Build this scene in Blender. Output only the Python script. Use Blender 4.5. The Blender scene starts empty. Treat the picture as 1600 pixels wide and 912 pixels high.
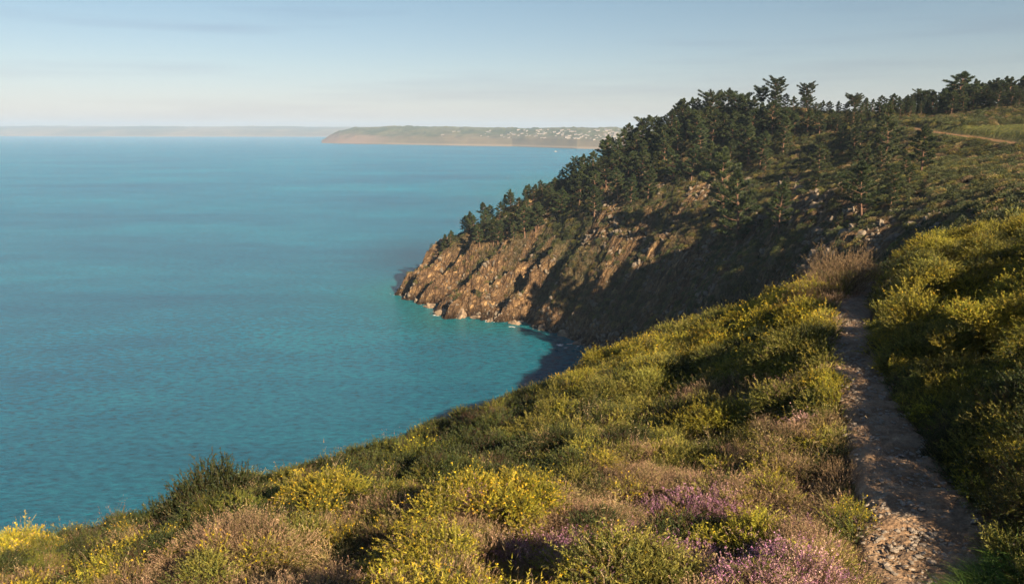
import bpy, math, random
import numpy as np
from mathutils import Vector
RS = np.random.RandomState
R = math.radians
sc = bpy.context.scene
C = sc.collection

# ------------------------------------------------------------------ camera, sky, sun, exposure
EYE = 50.0; F = 1200.0; PITCH = math.atan(252 / 1200.0)
cp, sp = math.cos(PITCH), math.sin(PITCH)
cd = bpy.data.cameras.new('camera'); cam = bpy.data.objects.new('camera', cd); C.objects.link(cam)
cam.location = (0, 0, EYE); cam.rotation_euler = (math.pi / 2 - PITCH, 0, 0)
cd.lens = 27.0; cd.sensor_width = 36.0; cd.clip_start = 0.1; cd.clip_end = 40000
sc.camera = cam
SUN_EL = 26.5; SUN_AZ = 146.0        # azimuth clockwise from the view direction (+Y)
w = bpy.data.worlds.new('World'); sc.world = w; w.use_nodes = True
nt = w.node_tree; nt.nodes.clear()
sky = nt.nodes.new('ShaderNodeTexSky'); sky.sky_type = 'NISHITA'; sky.sun_disc = False
sky.sun_elevation = R(SUN_EL); sky.sun_rotation = R(SUN_AZ)
sky.air_density = 1.0; sky.dust_density = 0.3; sky.ozone_density = 3.0; sky.altitude = 0
bg = nt.nodes.new('ShaderNodeBackground'); bg.inputs['Strength'].default_value = 0.0375
wo = nt.nodes.new('ShaderNodeOutputWorld')
tn = nt.nodes.new('ShaderNodeMix'); tn.data_type = 'RGBA'; tn.blend_type = 'MULTIPLY'; tn.inputs[0].default_value = 1.0; 
sx_ = nt.nodes.new('ShaderNodeTexCoord'); sz_ = nt.nodes.new('ShaderNodeSeparateXYZ'); sr_ = nt.nodes.new('ShaderNodeMapRange'); sr_.inputs[2].default_value = .17; sp_ = nt.nodes.new('ShaderNodeValToRGB')
sp_.color_ramp.elements[0].color = (.90, .785, .93, 1); sp_.color_ramp.elements[1].color = (.98, .93, .84, 1); e_ = sp_.color_ramp.elements.new(.45); e_.color = (1.0, .89, .87, 1)
nt.links.new(sx_.outputs['Generated'], sz_.inputs[0]); nt.links.new(sz_.outputs[2], sr_.inputs[0]); nt.links.new(sr_.outputs[0], sp_.inputs[0]); nt.links.new(sp_.outputs[0], tn.inputs[7])
# faint lilac cloud bands low over the horizon
wc = nt.nodes.new('ShaderNodeTexCoord'); wm = nt.nodes.new('ShaderNodeMapping'); wm.inputs['Scale'].default_value = (1.6, 1.6, 26); wn = nt.nodes.new('ShaderNodeTexNoise')
wn.inputs['Scale'].default_value = 1.4; wn.inputs['Detail'].default_value = 5; wr = nt.nodes.new('ShaderNodeValToRGB'); wr.color_ramp.elements[0].position = .50; wr.color_ramp.elements[0].color = (1, 1, 1, 1)
wr.color_ramp.elements[1].position = .72; wr.color_ramp.elements[1].color = (.86, .84, .88, 1)
wx = nt.nodes.new('ShaderNodeMix'); wx.data_type = 'RGBA'; wx.blend_type = 'MULTIPLY'; wx.inputs[0].default_value = 1.0
nt.links.new(wc.outputs['Generated'], wm.inputs[0]); nt.links.new(wm.outputs[0], wn.inputs['Vector']); nt.links.new(wn.outputs[0], wr.inputs[0])
nt.links.new(sky.outputs[0], tn.inputs[6]); nt.links.new(tn.outputs[2], wx.inputs[6]); nt.links.new(wr.outputs[0], wx.inputs[7])
nt.links.new(wx.outputs[2], bg.inputs['Color']); nt.links.new(bg.outputs[0], wo.inputs[0])
sl = bpy.data.lights.new('sun', 'SUN'); so = bpy.data.objects.new('sun', sl); C.objects.link(so)
sl.energy = 5.0; sl.angle = R(0.6); sl.color = (1.0, 0.78, 0.50)
sd = Vector((math.sin(R(SUN_AZ)) * math.cos(R(SUN_EL)), math.cos(R(SUN_AZ)) * math.cos(R(SUN_EL)), math.sin(R(SUN_EL))))
so.rotation_euler = sd.to_track_quat('Z', 'Y').to_euler(); so.location = (60, -60, 90)
vs = sc.view_settings; vs.view_transform = 'Standard'; vs.look = 'None'; vs.gamma = 1.0; vs.use_curve_mapping = False
vs.exposure = 1.52
sc.render.engine = 'CYCLES'
cy = sc.cycles
cy.use_denoising = True; cy.max_bounces = 6; cy.diffuse_bounces = 3; cy.glossy_bounces = 2; cy.transmission_bounces = 3
cy.volume_bounces = 1; cy.use_adaptive_sampling = True; cy.adaptive_threshold = 0.02

# ------------------------------------------------------------------ helpers
def W(px, py, d):
    """point of the world seen at photo pixel (px,py), d metres along the optical axis"""
    a = (px - 800) / F; b = (456 - py) / F
    return (a * d, d * (cp + b * sp), EYE + d * (-sp + b * cp))
def proj(x, y, z):
    zz = z - EYE; d = y * cp - zz * sp; u = y * sp + zz * cp
    d = np.maximum(d, 0.05)
    return 800 + F * x / d, 456 - F * u / d, d

def hsh(ix, iy, s):
    h = (ix * 374761393 + iy * 668265263 + s * 2147483647 + 1013904223) & 0xffffffff
    h = ((h ^ (h >> 13)) * 1274126177) & 0xffffffff
    return ((h ^ (h >> 16)) & 0xffff) / 65535.0
def noise(x, y, s=0):
    x = np.asarray(x, float); y = np.asarray(y, float)
    ix = np.floor(x).astype(np.int64); iy = np.floor(y).astype(np.int64)
    fx = x - ix; fy = y - iy
    fx = fx * fx * (3 - 2 * fx); fy = fy * fy * (3 - 2 * fy)
    a = hsh(ix, iy, s); b = hsh(ix + 1, iy, s); c = hsh(ix, iy + 1, s); d = hsh(ix + 1, iy + 1, s)
    return (a * (1 - fx) + b * fx) * (1 - fy) + (c * (1 - fx) + d * fx) * fy * 1.0
def fbm(x, y, s=0, o=4):
    v = 0; a = .5; t = 0
    for k in range(o):
        v = v + a * noise(x * 2 ** k + 17.3 * k, y * 2 ** k - 9.1 * k, s + k); t += a; a *= .5
    return v / t
def ss(a, b, x):
    t = np.clip((x - a) / (b - a), 0, 1); return t * t * (3 - 2 * t)

def tag(o, label=None, cat=None, group=None, kind=None):
    if label: o['label'] = label
    if cat: o['category'] = cat
    if group: o['group'] = group
    if kind: o['kind'] = kind
    return o
def empty(name, loc=(0, 0, 0), rz=0, s=1):
    o = bpy.data.objects.new(name, None); C.objects.link(o); o.location = loc; o.rotation_euler = (0, 0, rz)
    o.scale = (s, s, s); o.empty_display_size = .3
    return o
def mesh_np(name, verts, faces, mats, cols=None, smooth=False, attrs=None, midx=None):
    """verts (n,3); faces (m,k) array"""
    verts = np.asarray(verts, np.float32); faces = np.asarray(faces, np.int32)
    me = bpy.data.meshes.new(name)
    n, (m, k) = len(verts), faces.shape
    me.vertices.add(n); me.vertices.foreach_set('co', verts.ravel())
    me.loops.add(m * k); me.loops.foreach_set('vertex_index', faces.ravel())
    me.polygons.add(m); me.polygons.foreach_set('loop_start', np.arange(0, m * k, k, dtype=np.int32))
    if smooth: me.polygons.foreach_set('use_smooth', np.ones(m, bool))
    for mt in (mats if isinstance(mats, list) else [mats]): me.materials.append(mt)
    if midx is not None: me.polygons.foreach_set('material_index', np.asarray(midx, np.int32))
    if cols is not None:
        a = me.attributes.new('Col', 'FLOAT_COLOR', 'POINT')
        cc = np.ones((n, 4), np.float32); cc[:, :3] = cols; a.data.foreach_set('color', cc.ravel())
    for nm, v in (attrs or {}).items():
        a = me.attributes.new(nm, 'FLOAT', 'POINT'); a.data.foreach_set('value', np.asarray(v, np.float32))
    me.update(calc_edges=True)
    return me
def obj(name, me, parent=None):
    o = bpy.data.objects.new(name, me); C.objects.link(o)
    if parent: o.parent = parent
    return o

class Tri:
    """collects triangles with a colour each"""
    def __init__(s): s.v = []; s.c = []
    def add(s, p0, p1, p2, col):
        s.v.append(np.stack([p0, p1, p2], 1).reshape(-1, 3)); s.c.append(np.repeat(col, 3, 0))
    def mesh(s, name, mat):
        v = np.concatenate(s.v); c = np.concatenate(s.c)
        return mesh_np(name, v, np.arange(len(v)).reshape(-1, 3), mat, c)
def unit(v): return v / np.maximum(np.linalg.norm(v, axis=-1, keepdims=True), 1e-9)
def rdir(r, n): return unit(r.normal(size=(n, 3)))

def tube(path, rad, seg=6):
    path = np.asarray(path, float); n = len(path); V = []; Fc = []
    for i in range(n):
        t = path[min(i + 1, n - 1)] - path[max(i - 1, 0)]; t = t / (np.linalg.norm(t) + 1e-9)
        a = np.cross(t, (0.3, 1, 0.1)); a /= np.linalg.norm(a) + 1e-9; b = np.cross(t, a)
        for k in range(seg):
            q = 2 * math.pi * k / seg; V.append(path[i] + rad[i] * (math.cos(q) * a + math.sin(q) * b))
    for i in range(n - 1):
        for k in range(seg):
            Fc.append((i * seg + k, i * seg + (k + 1) % seg, (i + 1) * seg + (k + 1) % seg, (i + 1) * seg + k))
    return np.array(V), np.array(Fc)
def join_tubes(ts):
    V = []; Fc = []; o = 0
    for v, f in ts: V.append(v); Fc.append(f + o); o += len(v)
    return np.concatenate(V), np.concatenate(Fc)

# ------------------------------------------------------------------ materials
def newmat(name):
    m = bpy.data.materials.new(name); m.use_nodes = True; t = m.node_tree; t.nodes.clear()
    out = t.nodes.new('ShaderNodeOutputMaterial'); return m, t, out
def N(t, typ, **kw):
    n = t.nodes.new(typ)
    for k, v in kw.items():
        if k.startswith('i_'):
            key = k[2:]; n.inputs[int(key) if key.isdigit() else key].default_value = v
        else: setattr(n, k, v)
    return n
def L(t, a, b): t.links.new(a, b)
def ramp(t, src, stops):
    n = t.nodes.new('ShaderNodeValToRGB'); e = n.color_ramp.elements
    while len(e) < len(stops): e.new(0.5)
    for el, (p, c) in zip(e, stops): el.position = p; el.color = (*c, 1)
    L(t, src, n.inputs[0]); return n.outputs[0]
def nz(t, co, scale, detail=5, rough=.55):
    n = N(t, 'ShaderNodeTexNoise'); n.inputs['Scale'].default_value = scale; n.inputs['Detail'].default_value = detail
    n.inputs['Roughness'].default_value = rough
    if co is not None: L(t, co, n.inputs['Vector'])
    return n.outputs[0]
def mixc(t, f, a, b, mode='MIX'):
    n = N(t, 'ShaderNodeMix', data_type='RGBA', blend_type=mode)
    for s, v in ((n.inputs[0], f), (n.inputs[6], a), (n.inputs[7], b)):
        if isinstance(v, (int, float)): s.default_value = v
        elif isinstance(v, tuple): s.default_value = (*v, 1)
        else: L(t, v, s)
    return n.outputs[2]
def leafmat(name, trans=.25, var=.42, gloss=0.25):
    m, t, out = newmat(name)
    at = N(t, 'ShaderNodeAttribute', attribute_name='Col')
    oi = N(t, 'ShaderNodeObjectInfo')
    hs = N(t, 'ShaderNodeHueSaturation')
    mr = N(t, 'ShaderNodeMapRange'); mr.inputs[3].default_value = 1 - var; mr.inputs[4].default_value = 1 + var
    L(t, oi.outputs['Random'], mr.inputs[0]); L(t, mr.outputs[0], hs.inputs['Value'])
    mm = N(t, 'ShaderNodeMath', operation='MULTIPLY', i_1=7.31); L(t, oi.outputs['Random'], mm.inputs[0])
    fr = N(t, 'ShaderNodeMath', operation='FRACT'); L(t, mm.outputs[0], fr.inputs[0])
    mh = N(t, 'ShaderNodeMapRange'); mh.inputs[3].default_value = .485; mh.inputs[4].default_value = .515
    L(t, fr.outputs[0], mh.inputs[0]); L(t, mh.outputs[0], hs.inputs['Hue'])
    L(t, at.outputs['Color'], hs.inputs['Color'])
    p = N(t, 'ShaderNodeBsdfPrincipled'); p.inputs['Roughness'].default_value = .55
    p.inputs['Specular IOR Level'].default_value = gloss
    L(t, hs.outputs[0], p.inputs['Base Color'])
    tr = N(t, 'ShaderNodeBsdfTranslucent'); L(t, hs.outputs[0], tr.inputs[0])
    mx = N(t, 'ShaderNodeMixShader', i_0=trans); L(t, p.outputs[0], mx.inputs[1]); L(t, tr.outputs[0], mx.inputs[2])
    L(t, mx.outputs[0], out.inputs[0]); return m
def plain(name, col, rough=.8, ns=3.0, var=.5, bump=.3):
    m, t, out = newmat(name); tc = N(t, 'ShaderNodeTexCoord'); n = nz(t, tc.outputs['Object'], ns, 6)
    c = ramp(t, n, [(.3, tuple(x * (1 - var) for x in col)), (.7, tuple(min(1, x * (1 + var)) for x in col))])
    p = N(t, 'ShaderNodeBsdfPrincipled'); p.inputs['Roughness'].default_value = rough; L(t, c, p.inputs['Base Color'])
    b = N(t, 'ShaderNodeBump'); b.inputs['Strength'].default_value = bump; L(t, n, b.inputs['Height']); L(t, b.outputs[0], p.inputs['Normal'])
    L(t, p.outputs[0], out.inputs[0]); return m

M_LEAF = leafmat('leaf'); M_PINE = leafmat('pine_needles', .12, .3); M_SCRUB = leafmat('scrub_leaf', .15, .4)
M_BARK = plain('bark', (.16, .09, .06), .9, 6, .5, .6)
M_STEM = plain('stem', (.10, .07, .045), .9, 20, .4, .3)

# ------------------------------------------------------------------ the lie of the land
V = 0.75   # plants stand this much above the ground where the photo shows their tops
ctl = []
def G(px, py, d, veg=0.0):
    x, y, z = W(px, py, d); ctl.append((x, y, z - veg)); return (x, y, z - veg)
PATH = [W(1475, 1010, 6.4), W(1462, 912, 7.6), W(1440, 800, 9.0), W(1392, 700, 11), W(1347, 600, 13.8), W(1331, 530, 17), W(1335, 480, 20.5), W(1349, 464, 22.5)]
PATH = [(5.2, 0.5, 46.3), (4.3, 3.5, 45.75)] + PATH[1:] + [(12.2, 25.5, 44.9), (15.0, 28.5, 44.2), (19, 31, 43.6), (26, 33, 43.6)]
for p in PATH: ctl.append(p)
for a in [(1200, 860, 6.5), (0, 930, 9), (400, 880, 7.5), (800, 880, 6.5), (100, 862, 10.5), (270, 795, 10), (520, 780, 9.5), (700, 785, 9),
          (900, 780, 9), (500, 737, 17.5), (330, 777, 17), (620, 732, 16), (500, 716, 21), (350, 762, 20.5), (200, 805, 17), (0, 850, 15), (700, 662, 22),
          (700, 708, 16.5), (850, 598, 22), (850, 680, 14.5), (930, 568, 24), (1000, 528, 26), (1100, 640, 15), (1100, 560, 20), (1100, 497, 27),
          (1245, 456, 28), (1250, 520, 20), (1200, 600, 15.5), (1200, 700, 11), (1000, 700, 11.5), (850, 740, 10.5), (1320, 428, 27)]:
    G(*a, veg=V)
for a in [(1400, 414, 24), (1500, 390, 22), (1600, 365, 20), (1430, 500, 16.5), (1500, 500, 14.5), (1600, 480, 13.5), (1600, 600, 9.8), (1600, 700, 8.0),
          (1500, 600, 11.8), (1500, 700, 9.8), (1620, 800, 6.9)]:
    G(*a, veg=V)
G(1600, 905, 7.2, 0.1)
ctl += [(8, -2, 48.2), (9.5, 8.6, 48.1), (12, 12.5, 48.6), (15, 5, 49.8), (20, -10, 49.3), (0, -6, 48.2), (0, 0, 47.5), (0, 3, 46.5), (-6, 0, 46), (-15, 0, 42), (-25, -10, 36),  # unseen bank at right raised to throw shade on the path
        (0, -25, 49.5), (-30, -30, 39), (40, -40, 52), (15, 15, 48.2), (17, 21, 47.2), (25, 18, 49), (30, 5, 51)]
# the slope that drops from the near heath to the sea
ctl += [(-12, 27, 34), (-6, 32, 33), (2, 36, 32.5), (8, 42, 31), (15, 46, 31), (22, 48, 35), (-22, 15, 33), (-30, 30, 19), (-15, 45, 17), (0, 60, 13), (12, 70, 14),
        (-45, 25, 2), (-32, 50, -1), (-10, 68, -1), (8, 84, -1), (24, 98, 0), (30, 118, 0), (27, 145, 0), (-60, 0, 0), (-60, -40, 3), (22, 80, 14), (33, 95, 15)]
ctl += [(-75, 20, -8), (-70, 60, -8), (-55, 90, -8), (-25, 95, -8), (0, 110, -8), (10, 130, -8), (8, 160, -7), (-10, 180, -8), (-40, 190, -8), (-65, 230, -9),
        (-80, 150, -12), (-120, 80, -14), (-120, 300, -16), (-70, 280, -10), (-20, 300, -8), (-200, 0, -20), (-300, 500, -25), (-100, -60, -6)]
# headland: waterline, face, crest, far side
for a in [(630, 453, 243.5), (690, 478, 223.5), (700, 495, 211.5), (770, 502, 206), (850, 512, 199), (900, 530, 187), (930, 548, 178)]:
    x, y, z = W(*a); ctl.append((x, y, 0.0))
for a in [(930, 400, 200), (800, 420, 221), (870, 400, 213), (1000, 400, 188), (1145, 395, 150), (1300, 400, 108), (1250, 300, 158), (1000, 300, 206),
          (1450, 300, 112), (1600, 300, 92), (1600, 350, 70), (1450, 370, 85), (1350, 430, 66), (1100, 470, 140), (1100, 280, 195), (1350, 250, 165),
          (1480, 258, 135), (1600, 250, 118), (1200, 470, 110), (1150, 226, 204), (1250, 208, 190)]: G(*a)
CREST = [(655, 436, 243), (690, 403, 241), (760, 352, 237), (830, 317, 232), (900, 287, 227), (960, 255, 222), (1010, 232, 218), (1060, 196, 215), (1120, 182, 209), (1200, 178, 201),
         (1300, 181, 193), (1400, 177, 188), (1500, 170, 182), (1600, 161, 174)]
for a in CREST:
    G(*a)
    if a[0] >= 1060:
        x, y, z = W(*a); ctl.append((x * 1.07, y * 1.07, z - .6)); ctl.append((x * 1.16, y * 1.16, z - 4.5)); ctl.append((x * 1.3, y * 1.3, z - 9))
TRACK = [W(1405, 197, 172), W(1440, 203, 162), (W(1480, 209, 152)), W(1540, 217, 141), W(1600, 226, 130), W(1680, 238, 118), W(1800, 250, 105)]
for p in TRACK: ctl.append(p)
G(1500, 192, 163); G(1600, 200, 152); G(1430, 192, 176)
ctl += [(-38, 252, -3), (-18, 268, -3), (5, 280, -3), (30, 286, 2), (55, 290, 10), (90, 300, 18), (140, 300, 28), (230, 260, 35), (185, 160, 54),
        (50, 40, 49), (92, 68, 55), (112, 84, 58), (150, 120, 60), (70, 20, 52), (100, 0, 53), (330, 200, 50), (300, 0, 60), (150, -100, 55), (60, -70, 50), (0, -150, 55), (-120, -150, -4), (200, 400, 25), (50, 400, -12),  # includes an unseen hill at right, shaped to shade the headland cliff
        (1200, 0, 60), (1200, 900, 50), (300, -900, 55), (-500, -900, -20), (0, 1200, -30), (-900, 300, -40)]
ctl = np.array(ctl)
def _phi(r2): return np.where(r2 > 1e-12, .5 * r2 * np.log(np.maximum(r2, 1e-12)), 0)
_P = ctl[:, :2] / 100.0; _n = len(_P)
_A = np.zeros((_n + 3, _n + 3)); _D = _P[:, None] - _P[None]
_A[:_n, :_n] = _phi((_D ** 2).sum(-1)) + np.eye(_n) * 2e-6
_A[:_n, _n] = 1; _A[:_n, _n + 1:] = _P; _A[_n, :_n] = 1; _A[_n + 1:, :_n] = _P.T
_W = np.linalg.solve(_A, np.concatenate([ctl[:, 2], np.zeros(3)]))
def base(x, y):
    x = np.asarray(x, float).ravel() / 100; y = np.asarray(y, float).ravel() / 100; out = np.empty(len(x))
    for i in range(0, len(x), 40000):
        a, b = x[i:i + 40000], y[i:i + 40000]
        r2 = (a[:, None] - _P[None, :, 0]) ** 2 + (b[:, None] - _P[None, :, 1]) ** 2
        out[i:i + 40000] = _phi(r2) @ _W[:_n] + _W[_n] + a * _W[_n + 1] + b * _W[_n + 2]
    return out
def polydist(x, y, P):
    """distance to a polyline and its height at the nearest point"""
    best = np.full(x.shape, 1e9); zz = np.zeros(x.shape)
    for (x0, y0, z0), (x1, y1, z1) in zip(P[:-1], P[1:]):
        dx, dy = x1 - x0, y1 - y0; t = np.clip(((x - x0) * dx + (y - y0) * dy) / (dx * dx + dy * dy), 0, 1)
        d = np.hypot(x - x0 - t * dx, y - y0 - t * dy); m = d < best
        best = np.where(m, d, best); zz = np.where(m, z0 + t * (z1 - z0), zz)
    return best, zz
def smooth_poly(P, n):
    P = np.array(P); out = []
    Q = np.concatenate([[2 * P[0] - P[1]], P, [2 * P[-1] - P[-2]]])
    for i in range(1, len(Q) - 2):
        for k in range(n):
            t = k / n; a, b, c, d = Q[i - 1], Q[i], Q[i + 1], Q[i + 2]
            out.append(.5 * (2 * b + (c - a) * t + (2 * a - 5 * b + 4 * c - d) * t * t + (3 * b - a - 3 * c + d) * t ** 3))
    out.append(P[-1]); return np.array(out)
PATHS = smooth_poly(PATH, 8); TRACKS = smooth_poly(TRACK, 5)
def ridges(x, y):
    s = x * .47 - y * .88; u = x * .88 + y * .47                # along the shore / up the fall line
    s2 = s + 5 * (fbm(u / 22, s / 22, 11, 3) - .5) * 2
    q = (s2 / 10.0 + .18) % 1.0
    return np.where(q < .62, q / .62, (1 - q) / .38), s2
def land(x, y):
    sh = np.shape(x); x = np.asarray(x, float).ravel(); y = np.asarray(y, float).ravel()
    z = base(x, y); rr = np.hypot(x - 5, y - 15)
    near = 1 - ss(32, 60, rr)
    dp, zp = polydist(x, y, PATHS)
    z = z + near * (fbm(x / 2.6, y / 2.6, 3, 4) - .5) * 0.5 * ss(.5, 2.2, dp)
    k = 1 - ss(.40, 1.0, dp)
    z = np.where(dp < 1.1, z * (1 - k) + (zp - .02) * k, z)
    far = ss(40, 80, rr)
    s = x * .47 - y * .88; u = x * .88 + y * .47                # along the shore / up the fall line
    s2 = s + 5 * (fbm(u / 22, s / 22, 11, 3) - .5) * 2
    face = far * ss(-3, 2, z) * (1 - ss(9, 24, z)) * ss(130, 165, y) * (1 - ss(60, 90, x))
    tip = face * ss(183, 202, y + .3 * x)
    q = (s2 / 10.0 + .18) % 1.0
    ridge = np.where(q < .62, q / .62, (1 - q) / .38)         # asymmetric: steep side to the sun
    q2 = (s2 / 4.3 + .7 * noise(u / 15, s / 9, 5)) % 1.0
    ridge2 = np.where(q2 < .6, q2 / .6, (1 - q2) / .4)
    z = z + tip * (ridge ** 1.6 - .38) * 6.4 + face * (ridge2 - .5) * 1.2
    wa = s / 1.9 + 1.6 * fbm(x / 4, y / 4, 13, 3); wb = u / 3.3 + 1.6 * fbm(x / 4 + 7, y / 4, 14, 3)      # fractured blocks
    z = z + (.25 * face + .75 * tip) * (hsh(np.floor(wa).astype(np.int64), np.floor(wb).astype(np.int64), 15) - .5) * 1.7
    z = z + face * (hsh(np.floor(wa * 2.3).astype(np.int64), np.floor(wb * 2.1).astype(np.int64), 16) - .5) * .7
    amp = far * ss(-4, 1, z) * (1 - .75 * ss(30, 45, z))
    z = z + amp * (fbm(x / 9, y / 9, 21, 5) - .5) * 6.0 + amp * np.abs(fbm(s / 2.2, u / 7, 31, 4) - .5) * 4.5 + tip * (np.abs(fbm(s / 1.3, u / 3.4, 33, 4) - .5)) * 3.4
    z = z + far * (fbm(x / 30, y / 30, 41, 3) - .5) * 2.0 * ss(20, 40, z)
    dt, zt = polydist(x, y, TRACKS); k = (1 - ss(1.2, 3.5, dt))
    z = np.where(dt < 3.6, z * (1 - k) + zt * k, z)
    z = np.where(z < -4, -4 + 0 * z, z)
    return z.reshape(sh)

def lines(segs):
    out = [segs[0][0]]
    for a, b, st in segs:
        n = max(1, int(round((b - a) / st))); out += list(a + (b - a) * (np.arange(1, n + 1) / n))
    return np.array(out)
def grow(a, b, st, k=1.12):
    o = []; v = a
    while v < b: v += st; st *= k; o.append(v)
    return o
xs = list(lines([(-60, -20, .5), (-20, 22, .15), (22, 160, .85)])); xs = [-v for v in grow(60, 500, 1.5)][::-1] + xs + grow(160, 3000, 1.5)
ys = list(lines([(-10, 1, .5), (1, 34, .15), (34, 140, .95), (140, 185, .75), (185, 262, .4)])); ys = [-v for v in grow(10, 580, .8)][::-1] + ys + grow(262, 3000, 1.2)
xs = np.array(xs); ys = np.array(ys)
GX, GY = np.meshgrid(xs, ys); GZ = land(GX, GY)
def grid_faces(ny, nx):
    i = np.arange(ny * nx).reshape(ny, nx)
    return np.stack([i[:-1, :-1], i[:-1, 1:], i[1:, 1:], i[1:, :-1]], -1).reshape(-1, 4)
gf = grid_faces(*GX.shape)
keep = (GZ.ravel()[gf] > -3.99).any(1)
gf = gf[keep]
used = np.zeros(GX.size, bool); used[gf.ravel()] = True; remap = np.cumsum(used) - 1
vv = np.stack([GX.ravel(), GY.ravel(), GZ.ravel()], 1)[used]; gf = remap[gf]
slx = np.gradient(GZ, axis=1) / np.gradient(GX, axis=1); sly = np.gradient(GZ, axis=0) / np.gradient(GY, axis=0)
SL = np.hypot(slx, sly)
_pd, _ = polydist(vv[:, 0], vv[:, 1], PATHS); _td, _ = polydist(vv[:, 0], vv[:, 1], TRACKS)
def field_mask(x, y):   # the sunny pasture above the track
    td, tz = polydist(x, y, TRACKS)
    px, py, d = proj(x, y, land(x, y)); return ss(1405, 1450, px) * ss(1.0, 2.5, td) * (d > 120) * (py < np.interp(px, [1400, 1600, 1700], [205, 228, 240])) * (py > np.interp(px, [1400, 1600], [197, 194]))
def rockmask(x, y, z, slope):
    far = ss(45, 80, np.hypot(x - 5, y - 15))
    s = x * .68 - y * .74; u = x * .74 + y * .68
    n = fbm(s / 5, u / 14, 61, 4)
    m = ss(.8, 1.25, slope + (n - .5) * 1.6) * (1 - ss(24, 38, z + (n - .5) * 14)) + (1 - ss(3, 7, z + (n - .5) * 6))
    rd = ridges(x, y)[0]
    m = m * (1 - ss(12, 19, z + (n - .5) * 10)) * ss(.32, .55, rd + (n - .5) * .5 + .5 * (z < 5))
    m = m * np.where(z > 6, 1 - .8 * ss(2, 18, x + (n - .5) * 12 - .25 * z), 1)
    scree = ss(.46, .58, fbm(s / 4 + 9, u / 12, 71, 4)) * ss(4, 9, z) * (1 - ss(38, 42, z)) * .9
    return far * np.clip(np.maximum(m, scree), 0, 1)
ROCK = rockmask(vv[:, 0], vv[:, 1], vv[:, 2], SL.ravel()[used])

# terrain material
m, t, out = newmat('terrain_ground'); tc = N(t, 'ShaderNodeTexCoord'); oc = tc.outputs['Object']
mp = N(t, 'ShaderNodeMapping'); mp.inputs['Rotation'].default_value = (0, 0, R(47.4)); L(t, oc, mp.inputs[0])
mp2 = N(t, 'ShaderNodeMapping'); mp2.inputs['Scale'].default_value = (1.0, .25, .6)
mp.inputs['Rotation'].default_value = (0, 0, R(47)); L(t, mp.outputs[0], mp2.inputs[0])
n1 = nz(t, oc, .12, 8, .65); n2 = nz(t, oc, 1.3, 8, .7); n3 = nz(t, mp2.outputs[0], .9, 8, .7); n4 = nz(t, oc, 12, 6, .7)
soil = ramp(t, n2, [(.3, (.04, .034, .022)), (.5, (.075, .062, .036)), (.62, (.12, .09, .05)), (.75, (.042, .050, .018))])
soil2 = ramp(t, n1, [(.35, (.028, .034, .014)), (.5, (.05, .045, .022)), (.65, (.075, .055, .03))])
soilc = mixc(t, .5, soil, soil2)
rock = ramp(t, n3, [(.25, (.03, .022, .016)), (.42, (.11, .070, .042)), (.55, (.18, .115, .065)), (.68, (.46, .31, .16)), (.8, (.19, .155, .12))])
rk2 = ramp(t, n4, [(.3, (.55, .55, .55)), (.7, (1.25, 1.2, 1.1))])
rockc = mixc(t, .8, rock, rk2, 'MULTIPLY')
def cracks(src, sc_):
    v = N(t, 'ShaderNodeTexVoronoi', feature='DISTANCE_TO_EDGE'); v.inputs['Scale'].default_value = sc_; L(t, src, v.inputs['Vector']); return v.outputs['Distance']
wrp = N(t, 'ShaderNodeMix', data_type='RGBA', blend_type='ADD'); wrp.inputs[0].default_value = .8
nzc = N(t, 'ShaderNodeTexNoise'); nzc.inputs['Scale'].default_value = .8; L(t, mp2.outputs[0], nzc.inputs['Vector']); L(t, mp2.outputs[0], wrp.inputs[6]); L(t, nzc.outputs['Color'], wrp.inputs[7])
wr2 = N(t, 'ShaderNodeMapping'); wr2.inputs['Scale'].default_value = (1.25, .42, .4); L(t, wrp.outputs[2], wr2.inputs[0]); k1 = cracks(wr2.outputs[0], .8); k2 = cracks(wr2.outputs[0], 2.6)
rockc = mixc(t, 1.0, rockc, ramp(t, k1, [(.0, (.34, .30, .27)), (.10, (1, 1, 1))]), 'MULTIPLY')
rockc = mixc(t, 1.0, rockc, ramp(t, k2, [(.0, (.62, .58, .55)), (.07, (1, 1, 1))]), 'MULTIPLY')
kmn = N(t, 'ShaderNodeMath', operation='MINIMUM'); L(t, k1, kmn.inputs[0]); L(t, k2, kmn.inputs[1])
ar = N(t, 'ShaderNodeAttribute', attribute_name='rock'); ap = N(t, 'ShaderNodeAttribute', attribute_name='sand'); ag = N(t, 'ShaderNodeAttribute', attribute_name='pasture')
aw = N(t, 'ShaderNodeAttribute', attribute_name='wet')
c = mixc(t, ar.outputs['Fac'], soilc, rockc)
c = mixc(t, ap.outputs['Fac'], c, ramp(t, n2, [(.3, (.16, .09, .045)), (.7, (.27, .17, .09))]))
c = mixc(t, ag.outputs['Fac'], c, ramp(t, n2, [(.3, (.04, .055, .015)), (.5, (.08, .09, .02)), (.7, (.14, .12, .035))]))
c = mixc(t, aw.outputs['Fac'], c, mixc(t, .92, c, (.16, .13, .10), 'MULTIPLY'))
p = N(t, 'ShaderNodeBsdfPrincipled'); p.inputs['Roughness'].default_value = .85; p.inputs['Specular IOR Level'].default_value = .2; L(t, c, p.inputs['Base Color'])
add = N(t, 'ShaderNodeMath', operation='ADD'); L(t, n3, add.inputs[0]); m4 = N(t, 'ShaderNodeMath', operation='MULTIPLY', i_1=.25); L(t, n4, m4.inputs[0]); L(t, m4.outputs[0], add.inputs[1])
kc = N(t, 'ShaderNodeMath', operation='MINIMUM', i_1=.12); L(t, kmn.outputs[0], kc.inputs[0]); ka = N(t, 'ShaderNodeMath', operation='MULTIPLY_ADD', i_1=4.0); L(t, kc.outputs[0], ka.inputs[0]); L(t, add.outputs[0], ka.inputs[2])
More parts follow.
